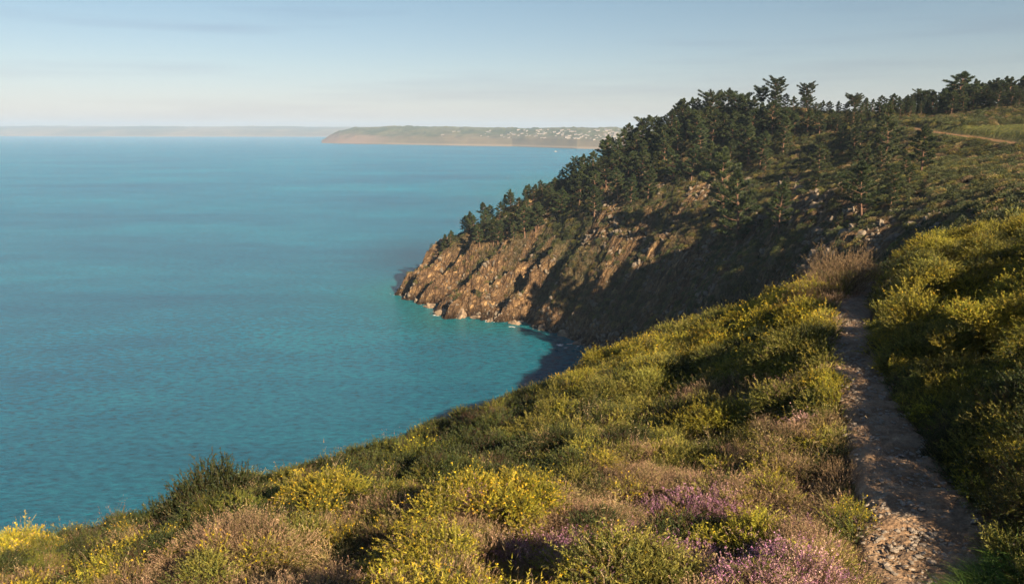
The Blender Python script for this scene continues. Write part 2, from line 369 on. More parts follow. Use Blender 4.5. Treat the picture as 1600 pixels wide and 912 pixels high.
b = N(t, 'ShaderNodeBump'); b.inputs['Strength'].default_value = 1.0; b.inputs['Distance'].default_value = .6; L(t, ka.outputs[0], b.inputs['Height']); L(t, b.outputs[0], p.inputs['Normal'])
L(t, p.outputs[0], out.inputs[0]); M_GROUND = m
pas = field_mask(vv[:, 0], vv[:, 1])
_bx, _by, _bd = proj(vv[:, 0], vv[:, 1], vv[:, 2]); bank = ss(1232, 1240, _bx) * (1 - ss(1315, 1325, _bx)) * ss(185, 187, _by + 3 * noise(vv[:, 0], vv[:, 1], 3)) * (1 - ss(194, 197, _by)) * (_bd > 120)
wet = (1 - ss(.6, 2.4, vv[:, 2] + 1.2 * (noise(vv[:, 0] / 3, vv[:, 1] / 3, 8) - .5)))
terr = obj('terrain', mesh_np('terrain', vv, gf, M_GROUND, smooth=True, attrs={'rock': ROCK, 'sand': np.maximum((1 - ss(.8, 1.6, _td)), .8 * (1 - ss(.5, .75, _pd))) + bank, 'pasture': pas, 'wet': wet}))
_rf = ROCK[gf].max(1) < .25; terr.data.polygons.foreach_set('use_smooth', _rf)
tag(terr, kind='structure')

# quick height lookup on the same grid
def hz(x, y):
    x = np.asarray(x, float); y = np.asarray(y, float)
    i = np.clip(np.searchsorted(xs, x) - 1, 0, len(xs) - 2); j = np.clip(np.searchsorted(ys, y) - 1, 0, len(ys) - 2)
    fx = np.clip((x - xs[i]) / (xs[i + 1] - xs[i]), 0, 1); fy = np.clip((y - ys[j]) / (ys[j + 1] - ys[j]), 0, 1)
    return (GZ[j, i] * (1 - fx) + GZ[j, i + 1] * fx) * (1 - fy) + (GZ[j + 1, i] * (1 - fx) + GZ[j + 1, i + 1] * fx) * fy
def gslope(x, y, e=.4): 
    return (hz(x + e, y) - hz(x - e, y)) / (2 * e), (hz(x, y + e) - hz(x, y - e)) / (2 * e)
def hit(px, py, d0=40, d1=400):
    d = np.arange(d0, d1, .25); a = (px - 800) / F; b2 = (456 - py) / F
    x, y, z = a * d, d * (cp + b2 * sp), EYE + d * (-sp + b2 * cp); g = hz(x, y) - z
    k = np.argmax(g > 0)
    if g[k] <= 0: return None
    return x[k], y[k], float(hz(x[k], y[k])), d[k]

# ------------------------------------------------------------------ footpath
m, t, out = newmat('path_dirt'); tc = N(t, 'ShaderNodeTexCoord'); oc = tc.outputs['Object']
n1 = nz(t, oc, 3, 8, .6); n2 = nz(t, oc, 28, 6, .7)
vo = N(t, 'ShaderNodeTexVoronoi'); vo.inputs['Scale'].default_value = 22; L(t, oc, vo.inputs['Vector'])
c = ramp(t, n1, [(.3, (.16, .095, .052)), (.55, (.27, .18, .115)), (.75, (.38, .29, .20))])
c = mixc(t, .7, c, ramp(t, n2, [(.3, (.5, .48, .45)), (.7, (1.3, 1.25, 1.2))]), 'MULTIPLY')
p = N(t, 'ShaderNodeBsdfPrincipled'); p.inputs['Roughness'].default_value = .8; L(t, c, p.inputs['Base Color'])
b = N(t, 'ShaderNodeBump'); b.inputs['Strength'].default_value = .8; b.inputs['Distance'].default_value = .03
ad = N(t, 'ShaderNodeMath', operation='ADD'); L(t, vo.outputs['Distance'], ad.inputs[0]); L(t, n2, ad.inputs[1]); L(t, ad.outputs[0], b.inputs['Height'])
L(t, b.outputs[0], p.inputs['Normal']); L(t, p.outputs[0], out.inputs[0]); M_PATH = m
PS = smooth_poly(PATH, 60); tt = np.gradient(PS[:, :2], axis=0); tt /= np.linalg.norm(tt, axis=1)[:, None]
nn = np.stack([tt[:, 1], -tt[:, 0]], 1) * (1 + .38 * (1 - ss(8, 13, PS[:, 1])))[:, None]; ww = np.linspace(-.62, .62, 41)
X = PS[:, 0][:, None] + nn[:, 0][:, None] * ww; Y = PS[:, 1][:, None] + nn[:, 1][:, None] * ww
edge = ss(.36, .62, np.abs(ww))[None] 
Z = hz(X, Y) + .05 - edge * .14 + (fbm(X * 3, Y * 3, 77, 5) - .5) * .16 + (fbm(X * 11, Y * 11, 79, 3) - .5) * .07
o = obj('footpath', mesh_np('footpath', np.stack([X.ravel(), Y.ravel(), Z.ravel()], 1), grid_faces(*X.shape), M_PATH, smooth=True)); tag(o, kind='structure')

# ------------------------------------------------------------------ plants: shoots of needles
def arr(c): return np.array(c, float)
def shoots(T, r, base_p, d, Ln, k, nl, nw, cols, tipcol, stemcol=(.09, .07, .04), spread=.8, tipmix=.6):
    """many shoots at once: needles set round a stem"""
    n = len(base_p); t_ = (np.arange(k) + .5) / k
    bend = rdir(r, n) * .25
    tt = t_[None, :, None]
    pts = base_p[:, None] + d[:, None] * Ln[:, None, None] * tt + bend[:, None] * Ln[:, None, None] * tt ** 2
    P = pts.reshape(-1, 3); D = np.repeat(d, k, 0)
    rd = rdir(r, n * k); nd = unit(D * .7 + rd * spread); side = unit(np.cross(nd, rdir(r, n * k))) * nw * (.6 + .8 * r.rand(n * k, 1))
    ln = nl * (.6 + .8 * r.rand(n * k, 1))
    cc = np.repeat(cols, k, 0); tm = np.tile(t_, n)[:, None] ** 1.2 * tipmix
    cc = cc * (1 - tm) + np.asarray(tipcol) * tm; cc = cc * (.75 + .5 * r.rand(n * k, 1))
    T.add(P - side, P + side, P + nd * ln, cc)
    s2 = unit(np.cross(d, rdir(r, n))) * nw * .6
    T.add(base_p - s2, base_p + s2, base_p + d * Ln[:, None] + bend * Ln[:, None], np.tile(arr(stemcol), (n, 1)))
    return base_p + d * Ln[:, None] + bend * Ln[:, None]
def blossoms(T, r, P, size, cols, k=5):
    n = len(P); P = np.repeat(P, k, 0) + r.normal(size=(n * k, 3)) * size * .8
    a = rdir(r, n * k) * size; b_ = rdir(r, n * k) * size; c_ = np.repeat(cols, k, 0) * (.8 + .4 * r.rand(n * k, 1))
    T.add(P - a, P + a, P + b_ * 1.6, c_)
def pal(r, n, cs, jit=.2):
    cs = arr(cs); return cs[r.randint(len(cs), size=n)] * (1 + jit * (r.rand(n, 1) - .5) * 2)
def dome(r, n, rad, hgt, up=.6):
    """bases inside a low dome and directions outwards/up"""
    q = r.rand(n) * 2 * math.pi; rr = rad * np.sqrt(r.rand(n)) ; h = hgt * np.sqrt(np.maximum(0, 1 - (rr / rad) ** 2)) * (.35 + .5 * r.rand(n))
    P = np.stack([rr * np.cos(q), rr * np.sin(q), h], 1)
    D = unit(np.stack([P[:, 0] / rad * .9, P[:, 1] / rad * .9, np.full(n, up)], 1) + r.normal(size=(n, 3)) * .28)
    return P, D
GORSE = [(.10, .11, .016), (.13, .135, .02), (.075, .095, .016), (.16, .14, .022)]
def c_gorse(seed, flower=.15, n=72, rad=.3, h=.32, tip=(.50, .42, .05)):
    r = RS(seed); T = Tri(); P, D = dome(r, n, rad, h)
    Ln = (.10 + .13 * r.rand(n)) * np.where(r.rand(n) < .2, 1.75, 1.0)
    E = shoots(T, r, P, D, Ln, 20, .040, .0056, pal(r, n, GORSE), tip)
    if flower > 0:
        m_ = r.rand(n) < flower
        if m_.any(): blossoms(T, r, E[m_] , .0075, pal(r, m_.sum(), [(.75, .50, .02), (.85, .60, .03), (.62, .36, .02)]), 9)
    return T.mesh('gorse_clump', M_LEAF)
def c_heather(seed, cols, tip, n=70, flower=None):
    r = RS(seed); T = Tri(); P, D = dome(r, n, .27, .24, .9)
    Ln = (.10 + .12 * r.rand(n)) * np.where(r.rand(n) < .15, 1.6, 1.0)
    E = shoots(T, r, P, D, Ln, 17, .018, .0038, pal(r, n, cols), tip, (.12, .08, .05), .9, .85)
    if flower is not None:
        m_ = r.rand(n) < .75
        for f in (1.0, .8, .62): blossoms(T, r, P[m_] * (1 - f) + E[m_] * f, .0085, pal(r, m_.sum(), flower, .3), 4)
    return T.mesh('heather_clump', M_LEAF)
def c_leafy(seed, cols, tip, n=45):
    r = RS(seed); T = Tri(); P, D = dome(r, n, .32, .3, .7)
    Ln = .12 + .14 * r.rand(n)
    shoots(T, r, P, D, Ln, 18, .030, .007, pal(r, n, cols), tip, (.05, .04, .025), 1.0, .4)
    return T.mesh('leafy_clump', M_LEAF)
def c_grass(seed, cols, n=60, Lm=.3, rad=.14, lean=.35, wd=.0035):
    r = RS(seed); T = Tri(); q = r.rand(n) * 6.283; rr = rad * np.sqrt(r.rand(n))
    P = np.stack([rr * np.cos(q), rr * np.sin(q), 0 * q], 1); D = unit(np.stack([np.cos(q) * lean, np.sin(q) * lean, 1 + 0 * q], 1) + r.normal(size=(n, 3)) * .22)
    Ln = Lm * (.5 + .7 * r.rand(n, 1)); sd_ = unit(np.cross(D, rdir(r, n))) * wd; c_ = pal(r, n, cols)
    drop = np.stack([np.cos(q) * .35, np.sin(q) * .35, -.25 + 0 * q], 1)
    M1 = P + D * Ln * .55; E = P + D * Ln + drop * Ln
    T.add(P - sd_, P + sd_, M1 + sd_, c_); T.add(P - sd_, M1 + sd_, M1 - sd_ * .6, c_); T.add(M1 - sd_ * .8, M1 + sd_, E, c_ * 1.15)
    return T.mesh('grass_tuft', M_LEAF)
def c_twigs(seed, cols, n=34):
    r = RS(seed); T = Tri(); P, D = dome(r, n, .2, .2, 1.1)
    Ln = .14 + .2 * r.rand(n); shoots(T, r, P, D, Ln, 6, .04, .003, pal(r, n, cols), (.42, .32, .16), (.22, .15, .08), 1.1, .6)
    return T.mesh('twig_clump', M_LEAF)
def protos(name, meshes):
    co = bpy.data.collections.new(name)
    for i, me in enumerate(meshes):
        o = bpy.data.objects.new('%s_%02d' % (name, i), me); co.objects.link(o)
    return co
def gn_group():
    g = bpy.data.node_groups.new('scatter', 'GeometryNodeTree')
    g.interface.new_socket('Geometry', in_out='INPUT', socket_type='NodeSocketGeometry')
    g.interface.new_socket('Geometry', in_out='OUTPUT', socket_type='NodeSocketGeometry')
    return g
def scatter(name, x, y, coll, nproto, seed, smin, smax, sink=0.03, tilt=.5, idx=None, size=None, z=None, lean=None):
    r = RS(seed); n = len(x); z = hz(x, y) if z is None else z
    gx, gy = gslope(x, y)
    me = bpy.data.meshes.new(name); me.vertices.add(n)
    me.vertices.foreach_set('co', np.stack([x, y, z - sink], 1).astype(np.float32).ravel())
    tx, ty = -np.arctan(gx) * tilt + r.normal(size=n) * .1, -np.arctan(gy) * tilt + r.normal(size=n) * .1    # lean of the plant's axis
    if lean is not None: tx = tx + lean[0]; ty = ty + lean[1]
    g_ = r.rand(n) * 6.283; lx, ly = tx * np.cos(g_) + ty * np.sin(g_), -tx * np.sin(g_) + ty * np.cos(g_)
    rot = np.stack([-ly, lx, g_], 1)
    a = me.attributes.new('rot', 'FLOAT_VECTOR', 'POINT'); a.data.foreach_set('vector', rot.astype(np.float32).ravel())
    a = me.attributes.new('scl', 'FLOAT', 'POINT'); s_ = smin + (smax - smin) * r.rand(n)
    if size is not None: s_ = s_ * size
    a.data.foreach_set('value', s_.astype(np.float32))
    a = me.attributes.new('idx', 'INT', 'POINT'); a.data.foreach_set('value', (r.randint(nproto, size=n) if idx is None else idx).astype(np.int32))
    o = obj(name, me); g = gn_group(); nd = g.nodes
    gi = nd.new('NodeGroupInput'); go = nd.new('NodeGroupOutput'); ip = nd.new('GeometryNodeInstanceOnPoints'); ci = nd.new('GeometryNodeCollectionInfo')
    ci.inputs['Collection'].default_value = coll; ci.inputs['Separate Children'].default_value = True; ci.inputs['Reset Children'].default_value = True
    def na(nm, ty):
        q = nd.new('GeometryNodeInputNamedAttribute'); q.data_type = ty; q.inputs['Name'].default_value = nm
        return [s for s in q.outputs if s.enabled and s.name == 'Attribute'][0]
    g.links.new(gi.outputs[0], ip.inputs['Points']); g.links.new(ci.outputs[0], ip.inputs['Instance'])
    ip.inputs['Pick Instance'].default_value = True
    g.links.new(na('idx', 'INT'), ip.inputs['Instance Index']); g.links.new(na('rot', 'FLOAT_VECTOR'), ip.inputs['Rotation']); g.links.new(na('scl', 'FLOAT'), ip.inputs['Scale'])
    g.links.new(ip.outputs[0], go.inputs[0])
    mod = o.modifiers.new('scatter', 'NODES'); mod.node_group = g
    return o

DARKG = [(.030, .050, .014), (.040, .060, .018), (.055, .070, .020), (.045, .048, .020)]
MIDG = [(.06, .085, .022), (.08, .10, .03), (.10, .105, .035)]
HEAB = [(.15, .10, .055), (.20, .13, .08), (.12, .10, .04), (.24, .16, .09)]
PG = protos('gorse', [c_gorse(i, f) for i, f in enumerate([0, .05, .1, 0, .25, .6, .8])])
PO = protos('olive', [c_gorse(20 + i, 0, tip=(.36, .32, .08)) for i in range(3)] + [c_leafy(30 + i, MIDG, (.22, .21, .05)) for i in range(2)])
PD = protos('dark', [c_leafy(40 + i, DARKG, (.06, .075, .025)) for i in range(4)] + [c_gorse(44, 0, tip=(.075, .085, .022)), c_heather(45, [(.10, .055, .04), (.07, .05, .03)], (.13, .08, .06))])  # leaf tones kept low so these plants carry painted shade
PH = protos('heath', [c_heather(50 + i, HEAB, (.52, .34, .23)) for i in range(3)] + [c_heather(54, [(.13, .12, .045)], (.34, .28, .12)), c_twigs(55, HEAB)])
PP = protos('purple', [c_heather(60 + i, [(.11, .09, .04), (.15, .10, .06)], (.3, .2, .18), flower=[(.44, .20, .38), (.52, .27, .44), (.38, .16, .34)]) for i in range(3)]
            + [c_heather(64, HEAB, (.40, .26, .20), flower=[(.52, .30, .34), (.6, .4, .38)])])
PS_ = protos('straw', [c_grass(70 + i, [(.34, .26, .10), (.42, .32, .15), (.25, .22, .08)], 40, .30) for i in range(3)] + [c_twigs(74 + i, [(.3, .2, .1), (.22, .18, .07)]) for i in range(2)])
PR = protos('grass', [c_grass(80 + i, [(.07, .13, .02), (.10, .17, .03), (.05, .10, .02)], 110, .34, .13, .6) for i in range(3)])

def jgrid(x0, x1, y0, y1, st, seed):
    r = RS(seed); X, Y = np.meshgrid(np.arange(x0, x1, st), np.arange(y0, y1, st)); n = X.size
    return X.ravel() + (r.rand(n) - .5) * st * 1.2, Y.ravel() + (r.rand(n) - .5) * st * 1.2
def inview(x, y, m=120, top=0.5):
    z = hz(x, y) + top; px, py, d = proj(x, y, z); return (px > -m) & (px < 1600 + m) & (py < 912 + m * 1.5) & (d > 2.5)
def zones(x, y):
    """which plant grows where on the near heath: weights for the kinds, laid out on the ground"""
    z = hz(x, y) + .4; px, py, d = proj(x, y, z); n = fbm(x / 1.4, y / 1.4, 91, 3); n2 = fbm(x / .8 + 40, y / .8, 92, 3); n3 = fbm(x / 3.2, y / 3.2 + 60, 93, 3)
    def blob(cx, cy, rx, ry): return np.exp(-(((px - cx) / rx) ** 2 + ((py - cy) / ry) ** 2))
    wt = {}
    dp, _ = polydist(x, y, PATHS)
    right = px > np.interp(py, [420, 470, 560, 700, 912], [1362, 1350, 1345, 1400, 1470])
    low = ss(740, 800, py - np.interp(px, [0, 300, 520, 750, 1000], [60, 30, 10, 0, -60])) * (~right)
    dark = (1.6 * blob(540, 705, 260, 50) + 1.5 * blob(180, 800, 300, 30) + .8 * blob(800, 640, 120, 30)) * (~right)  # shade of the hollows put in through darker-leaved plants
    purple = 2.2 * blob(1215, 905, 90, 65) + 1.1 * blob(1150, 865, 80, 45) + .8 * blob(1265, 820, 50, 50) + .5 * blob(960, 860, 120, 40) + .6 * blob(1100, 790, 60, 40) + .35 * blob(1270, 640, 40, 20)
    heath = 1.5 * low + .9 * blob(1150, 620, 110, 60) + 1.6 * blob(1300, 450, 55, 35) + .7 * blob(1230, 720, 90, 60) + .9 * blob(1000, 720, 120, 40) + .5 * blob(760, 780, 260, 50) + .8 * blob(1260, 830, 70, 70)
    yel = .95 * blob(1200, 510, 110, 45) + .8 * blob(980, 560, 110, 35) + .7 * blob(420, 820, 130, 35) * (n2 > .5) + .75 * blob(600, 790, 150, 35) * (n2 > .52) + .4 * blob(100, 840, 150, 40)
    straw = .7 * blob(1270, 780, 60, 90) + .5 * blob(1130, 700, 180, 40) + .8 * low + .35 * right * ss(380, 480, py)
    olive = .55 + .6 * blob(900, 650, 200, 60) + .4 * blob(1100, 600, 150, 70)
    bank_shade = right * ss(545, 590, py) * 1.2  # cast shadow on the lower bank imitated with darker plants
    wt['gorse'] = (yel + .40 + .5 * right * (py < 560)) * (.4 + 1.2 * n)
    wt['dark'] = (dark * 3.6 + bank_shade + .25 * ss(35, 20, 50 - d)) * (.6 + .8 * n2) + 1.5 * ss(.52, .66, n3) * .5 + .5 * (dp < .9)
    wt['heather'] = (heath) * (.3 + 1.4 * n2)
    wt['purple'] = 1.8 * purple * (.4 + 1.2 * n)
    wt['straw'] = straw * (.3 + 1.4 * (1 - n))
    wt['olive'] = olive * (.4 + 1.2 * (1 - n2)) * (1 - .5 * (py > 760))
    for k in ('gorse', 'olive', 'heather', 'straw'): wt[k] = wt[k] * (1 - .93 * np.clip(dark * 1.2, 0, 1))
    ks = list(wt); A = np.stack([wt[k] for k in ks], 1) + 1e-4
    return ks, A / A.sum(1, keepdims=True), px, py, d, dp, right, n, n3
x1, y1 = jgrid(-20, 22, 3, 14, .135, 1); x2, y2 = jgrid(-22, 24, 14, 38, .18, 2)
gx_ = np.concatenate([x1, x2]); gy_ = np.concatenate([y1, y2]); gs_ = np.concatenate([np.full(len(x1), .72), np.full(len(x2), .95)])
mk = inview(gx_, gy_); gx_, gy_, gs_ = gx_[mk], gy_[mk], gs_[mk]
sdx, sdy = jgrid(-23, 25, 2, 39, .74, 7); r = RS(5)
ks, A, _, spy_, sd_, _, _, _, _ = zones(sdx, sdy)
skind = (A.cumsum(1) > r.rand(len(A), 1)).argmax(1); srad = .28 + .55 * r.rand(len(sdx)) ** 1.5
TOPH = np.array([{'gorse': .62, 'dark': .50, 'heather': .34, 'purple': .30, 'straw': .14, 'olive': .50}[k] for k in ks])
sh_ = TOPH[skind] * (.35 + 1.25 * r.rand(len(sdx)) ** 1.3)
near_i = np.empty(len(gx_), int); near_d = np.empty(len(gx_))
for i in range(0, len(gx_), 4000):
    D2 = np.hypot(gx_[i:i + 4000, None] + .7 * (noise(gx_[i:i + 4000, None] / .35, gy_[i:i + 4000, None] / .35, 6) - .5) - sdx, gy_[i:i + 4000, None] - sdy) / srad
    near_i[i:i + 4000] = D2.argmin(1); near_d[i:i + 4000] = D2.min(1)
ks, A, px, py, d, dp, right, nA, nB = zones(gx_, gy_)
own = (A.cumsum(1) > r.rand(len(A), 1)).argmax(1)
pick = np.where(r.rand(len(A)) < .26, own, skind[near_i])
dp = dp / (1 + .38 * (1 - ss(8, 13, gy_)))        # the path widens towards the near end
domeh = np.sqrt(np.clip(1 - (near_d / 1.02) ** 2, 0, 1))
hgt = (1 + .5 * right + .25 * (~right) * ss(1150, 1250, px)) * (sh_[near_i] * domeh * .8 + .22 * (noise(gx_ / .3, gy_ / .3, 12) - .4)) * ss(.40, .95, dp)
lean = (.75 * (gx_ - sdx[near_i]) / srad[near_i], .75 * (gy_ - sdy[near_i]) / srad[near_i])
ok = (dp > (.46 + .12 * r.rand(len(dp)))) & ((near_d < .97) | (r.rand(len(dp)) < .55))
gz = hz(gx_, gy_)
COLL = {'gorse': (PG, 7), 'dark': (PD, 6), 'heather': (PH, 5), 'purple': (PP, 4), 'straw': (PS_, 5), 'olive': (PO, 5)}
LBL = {'gorse': ('gorse_thicket', 'green and yellow-flowered gorse covering the clifftop heath', 'gorse'), 'dark': ('dark_undergrowth', 'dark green leafy undergrowth, its colour deepened to carry the shade of the hollows', 'undergrowth'),
       'heather': ('faded_heather', 'faded pinkish brown heather mixed through the foreground heath', 'heather'), 'purple': ('purple_heather', 'purple flowering heather beside the left edge of the path', 'heather'),
       'straw': ('dry_grass', 'straw coloured dry grass and twigs among the shrubs', 'grass'), 'olive': ('olive_shrubbery', 'soft olive green low shrubs on the near slope', 'shrubs')}
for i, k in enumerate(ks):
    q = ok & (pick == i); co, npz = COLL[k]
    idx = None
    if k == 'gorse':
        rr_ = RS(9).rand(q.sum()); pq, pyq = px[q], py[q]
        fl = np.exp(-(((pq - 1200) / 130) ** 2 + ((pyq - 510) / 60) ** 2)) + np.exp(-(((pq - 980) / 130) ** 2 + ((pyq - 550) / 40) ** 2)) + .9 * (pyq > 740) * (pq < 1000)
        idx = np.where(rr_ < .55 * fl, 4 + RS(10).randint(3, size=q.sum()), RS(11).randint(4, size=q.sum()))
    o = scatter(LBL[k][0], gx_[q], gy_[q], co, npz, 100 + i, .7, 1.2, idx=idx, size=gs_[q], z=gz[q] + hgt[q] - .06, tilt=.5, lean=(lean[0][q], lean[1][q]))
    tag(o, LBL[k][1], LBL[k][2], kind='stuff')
# stones trodden into the path
def rock_mesh(seed, sub=2, flat=.6, mat=None, rough=.35):
    import bmesh
    bm = bmesh.new(); bmesh.ops.create_icosphere(bm, subdivisions=sub, radius=1); rg = random.Random(seed); off = Vector((rg.random() * 50, rg.random() * 50, rg.random() * 50))
    from mathutils import noise as mn
    for v in bm.verts:
        k = 1 + rough * (mn.noise(v.co * 1.3 + off) * 1.6 + mn.noise(v.co * 3.5 + off) * .5)
        q = v.co * k; v.co = Vector((q.x, q.y * (.6 + .3 * math.sin(seed)), q.z * flat))
    me = bpy.data.meshes.new('rock'); bm.to_mesh(me); bm.free(); me.materials.append(mat); return me
M_STONE = plain('path_stone', (.24, .20, .165), .7, 30, .4, .4)
PST = protos('stones', [rock_mesh(i, 1, .35, M_STONE) for i in range(5)])
r = RS(31); n = 8000; ti = r.rand(n) ** 1.0 * (len(PS) - 1); i0 = ti.astype(int); off = r.normal(size=n) * .27
keep = (np.abs(off) < .55); i0 = i0[keep]; off = off[keep]
qx = PS[i0, 0] + nn[i0, 0] * off + r.normal(size=len(off)) * .05; qy = PS[i0, 1] + nn[i0, 1] * off + r.normal(size=len(off)) * .05
o = scatter('path_gravel', qx, qy, PST, 5, 33, .25, 1.0, sink=-.055, tilt=1, size=.016 + .045 * r.rand(len(qx)) ** 2.5)
tag(o, 'flat stone chips trodden into the dirt footpath', 'gravel', kind='stuff')
# leaves, straw and grass fringe along the path
r = RS(41); n = 900; ti = r.rand(n) * (len(PS) - 1); i0 = ti.astype(int); sgn = np.where(r.rand(n) < .5, -1, 1); off = sgn * (.42 + .16 * r.rand(n))
qx = PS[i0, 0] + nn[i0, 0] * off; qy = PS[i0, 1] + nn[i0, 1] * off
PF = protos('fringe', [c_grass(90 + i, [(.08, .10, .025), (.14, .12, .04), (.2, .15, .06)], 26, .16, .09, .7) for i in range(4)])
o = scatter('path_side_grass', qx, qy, PF, 4, 43, .5, 1.2); tag(o, 'short wispy grass along both path edges', 'grass', kind='stuff')
# pale bare stems poking out of the heath
r = RS(57); n = 700; q0 = r.choice(np.nonzero(ok & (px < 1330) & (py > 560))[0], n)
PB = protos('bare', [c_twigs(170 + i, [(.34, .26, .17), (.25, .2, .13)], 9) for i in range(4)])
o = scatter('bare_twigs', gx_[q0], gy_[q0], PB, 4, 58, .8, 1.5, z=gz[q0] + hgt[q0], tilt=.3); tag(o, 'pale bare stems and dead twigs poking out of the heath', 'twigs', kind='stuff')
# the fresh green tuft at the bottom right
r = RS(51); q = [W(1570, 880, 6.9), W(1600, 850, 7.1), W(1545, 900, 6.9), W(1620, 890, 6.8), W(1585, 830, 7.4)]
qx = np.concatenate([p_[0] + r.normal(size=14) * .16 for p_ in q]); qy = np.concatenate([p_[1] + r.normal(size=14) * .16 for p_ in q])
o = scatter('fresh_grass', qx, qy, PR, 3, 53, .7, 1.15); tag(o, 'fresh bright green grass in the bottom right corner beside the path', 'grass', kind='stuff')

# ------------------------------------------------------------------ single bushes one can pick out on the heath
def bush(seed, kind, rad=.6, h=.7, n=520):
    r = RS(seed); T = Tri(); q = r.rand(n) * 6.283; ph = np.arccos(r.rand(n) * .98); rr = .55 + .42 * r.rand(n) ** .6
    lump = 1 + .22 * np.sin(q * 3 + seed) * np.sin(ph * 4 + seed * 2) + .12 * r.normal(size=n)
    D0 = np.stack([np.sin(ph) * np.cos(q), np.sin(ph) * np.sin(q), np.cos(ph)], 1)
    P = D0 * (rr * lump)[:, None] * np.array([rad, rad, h]); D = unit(D0 * .8 + np.array([0, 0, .7]) + r.normal(size=(n, 3)) * .3)
    Ln = .10 + .16 * r.rand(n)
    if kind == 'gorse':
        E = shoots(T, r, P, D, Ln, 16, .036, .0046, pal(r, n, GORSE), (.27, .25, .035)); m_ = r.rand(n) < .16
        blossoms(T, r, E[m_], .008, pal(r, m_.sum(), [(.78, .52, .02), (.85, .62, .03)]), 8)
    elif kind == 'yellow':
        E = shoots(T, r, P, D, Ln * 1.2, 18, .03, .0046, pal(r, n, [(.11, .12, .022), (.15, .13, .03), (.11, .08, .04)]), (.30, .25, .05)); m_ = r.rand(n) < .12
        blossoms(T, r, E[m_], .008, pal(r, m_.sum(), [(.80, .55, .02), (.88, .66, .04)]), 9)
    elif kind == 'dark': shoots(T, r, P, D, Ln * 1.1, 13, .045, .010, pal(r, n, DARKG), (.05, .065, .02), tipmix=.4)
    else: 
        E = shoots(T, r, P, D, Ln, 15, .022, .004, pal(r, n, HEAB), (.38, .26, .15), spread=.9, tipmix=.85)
    ts = []
    for k in range(7):
        a = k * .9 + seed; ts.append(tube([(0, 0, -.1), (.3 * rad * math.cos(a), .3 * rad * math.sin(a), .35 * h), (.7 * rad * math.cos(a + .3), .7 * rad * math.sin(a + .3), .75 * h)], [.02, .013, .005], 5))
    v_, f_ = join_tubes(ts)
    return T.mesh(kind + '_foliage', M_LEAF), mesh_np('stems', v_, f_, M_STEM)
BP = {k: [bush(200 + 7 * i + j, k) for i in range(2)] for j, k in enumerate(['gorse', 'yellow', 'dark', 'heather'])}
BP['round'] = [bush(260 + i, 'dark', .95, .95, 2600) for i in range(2)]; BP['russet'] = [bush(270 + i, 'heather', 1.05, 1.05, 2600) for i in range(2)]
def put_bush(px, py, d, kind, s, label, group=None, sz=1.0, k=0, name=None):
    """(px,py,d): where the foot of the bush stands; the foot is dropped on to the ground there"""
    x, y, z = W(px, py, d); z = float(hz(np.array(x), np.array(y)))
    nm = name or {'gorse': 'gorse_bush', 'yellow': 'flowering_gorse_bush', 'dark': 'leafy_bush', 'heather': 'heather_bush', 'round': 'leafy_bush', 'russet': 'heather_bush'}[kind]
    e = empty(nm, (x, y, z - .05), (px * 1.7) % 6.28, s); e.scale = (s, s, s * sz)
    f_, st = BP[kind][k % 2]; obj('foliage', f_, e); obj('stems', st, e)
    tag(e, label, 'bush', group); return e
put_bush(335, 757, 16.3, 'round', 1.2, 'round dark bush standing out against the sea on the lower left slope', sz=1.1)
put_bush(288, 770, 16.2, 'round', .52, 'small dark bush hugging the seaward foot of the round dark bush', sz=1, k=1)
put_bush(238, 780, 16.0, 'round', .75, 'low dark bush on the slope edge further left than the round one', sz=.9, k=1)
put_bush(132, 868, 10.5, 'yellow', .5, 'sunlit yellow green bush at the far left by the sea edge', k=1)
put_bush(30, 895, 9.5, 'yellow', .45, 'golden bush cut by the left edge of the photo', k=0)
put_bush(265, 815, 10.8, 'yellow', .34, 'slim upright sprig of yellow gorse in front of the dark bushes', sz=1.9, k=1)
put_bush(405, 812, 9.8, 'yellow', .5, 'bright yellow gorse bush left of the long sunny foreground ridge', sz=1.1)
put_bush(440, 830, 9.2, 'yellow', .42, 'bushy yellow gorse touching the right side of the bright yellow one', k=1)
put_bush(540, 805, 9.8, 'yellow', .45, 'yellow gorse on the ridge crest before the big shaded hollow', sz=1.1, k=1)
put_bush(590, 812, 9.4, 'heather', .5, 'pinkish heather bush on the ridge crest before the shaded hollow')
put_bush(190, 875, 9.3, 'heather', .55, 'pink brown heather bush in the lower left corner area', k=1)
put_bush(370, 870, 8.4, 'gorse', .42, 'gorse bush with scattered yellow flowers along the bottom left edge')
put_bush(655, 672, 18.6, 'gorse', 1.1, 'bush with pale tips breaking the skyline over the turquoise water', sz=1.2)
put_bush(490, 716, 17.5, 'round', .6, 'small dark bush on the sea skyline left of the pale tipped bush', k=1)
put_bush(740, 695, 15.0, 'gorse', .55, 'sunlit gorse bush at the right end of the shaded hollow', k=1)
put_bush(750, 735, 13.5, 'yellow', .35, 'small flowering gorse alone inside the shaded hollow', k=0)
put_bush(920, 580, 22.5, 'gorse', .75, 'gorse bush on the skyline where the cove meets the slope')
put_bush(1000, 545, 24, 'yellow', .75, 'tall yellow flowering bush just left of the gorse skyline hump', k=1)
put_bush(1060, 545, 22, 'yellow', .8, 'orange yellow flowering gorse in front of the skyline hump')
put_bush(1120, 520, 23, 'gorse', .9, 'dense green gorse on the left part of the skyline hump', k=1)
put_bush(1190, 510, 21.5, 'gorse', .95, 'broad green gorse mound in the middle of the skyline hump')
put_bush(1245, 520, 19.5, 'gorse', .85, 'green gorse mound overhanging the path near its far end', k=1)
put_bush(1262, 590, 15.2, 'gorse', .7, 'gorse bush with flowers at the left path edge halfway along', k=0)
put_bush(1215, 560, 17, 'yellow', .6, 'flowering gorse behind the left path edge halfway along', k=1)
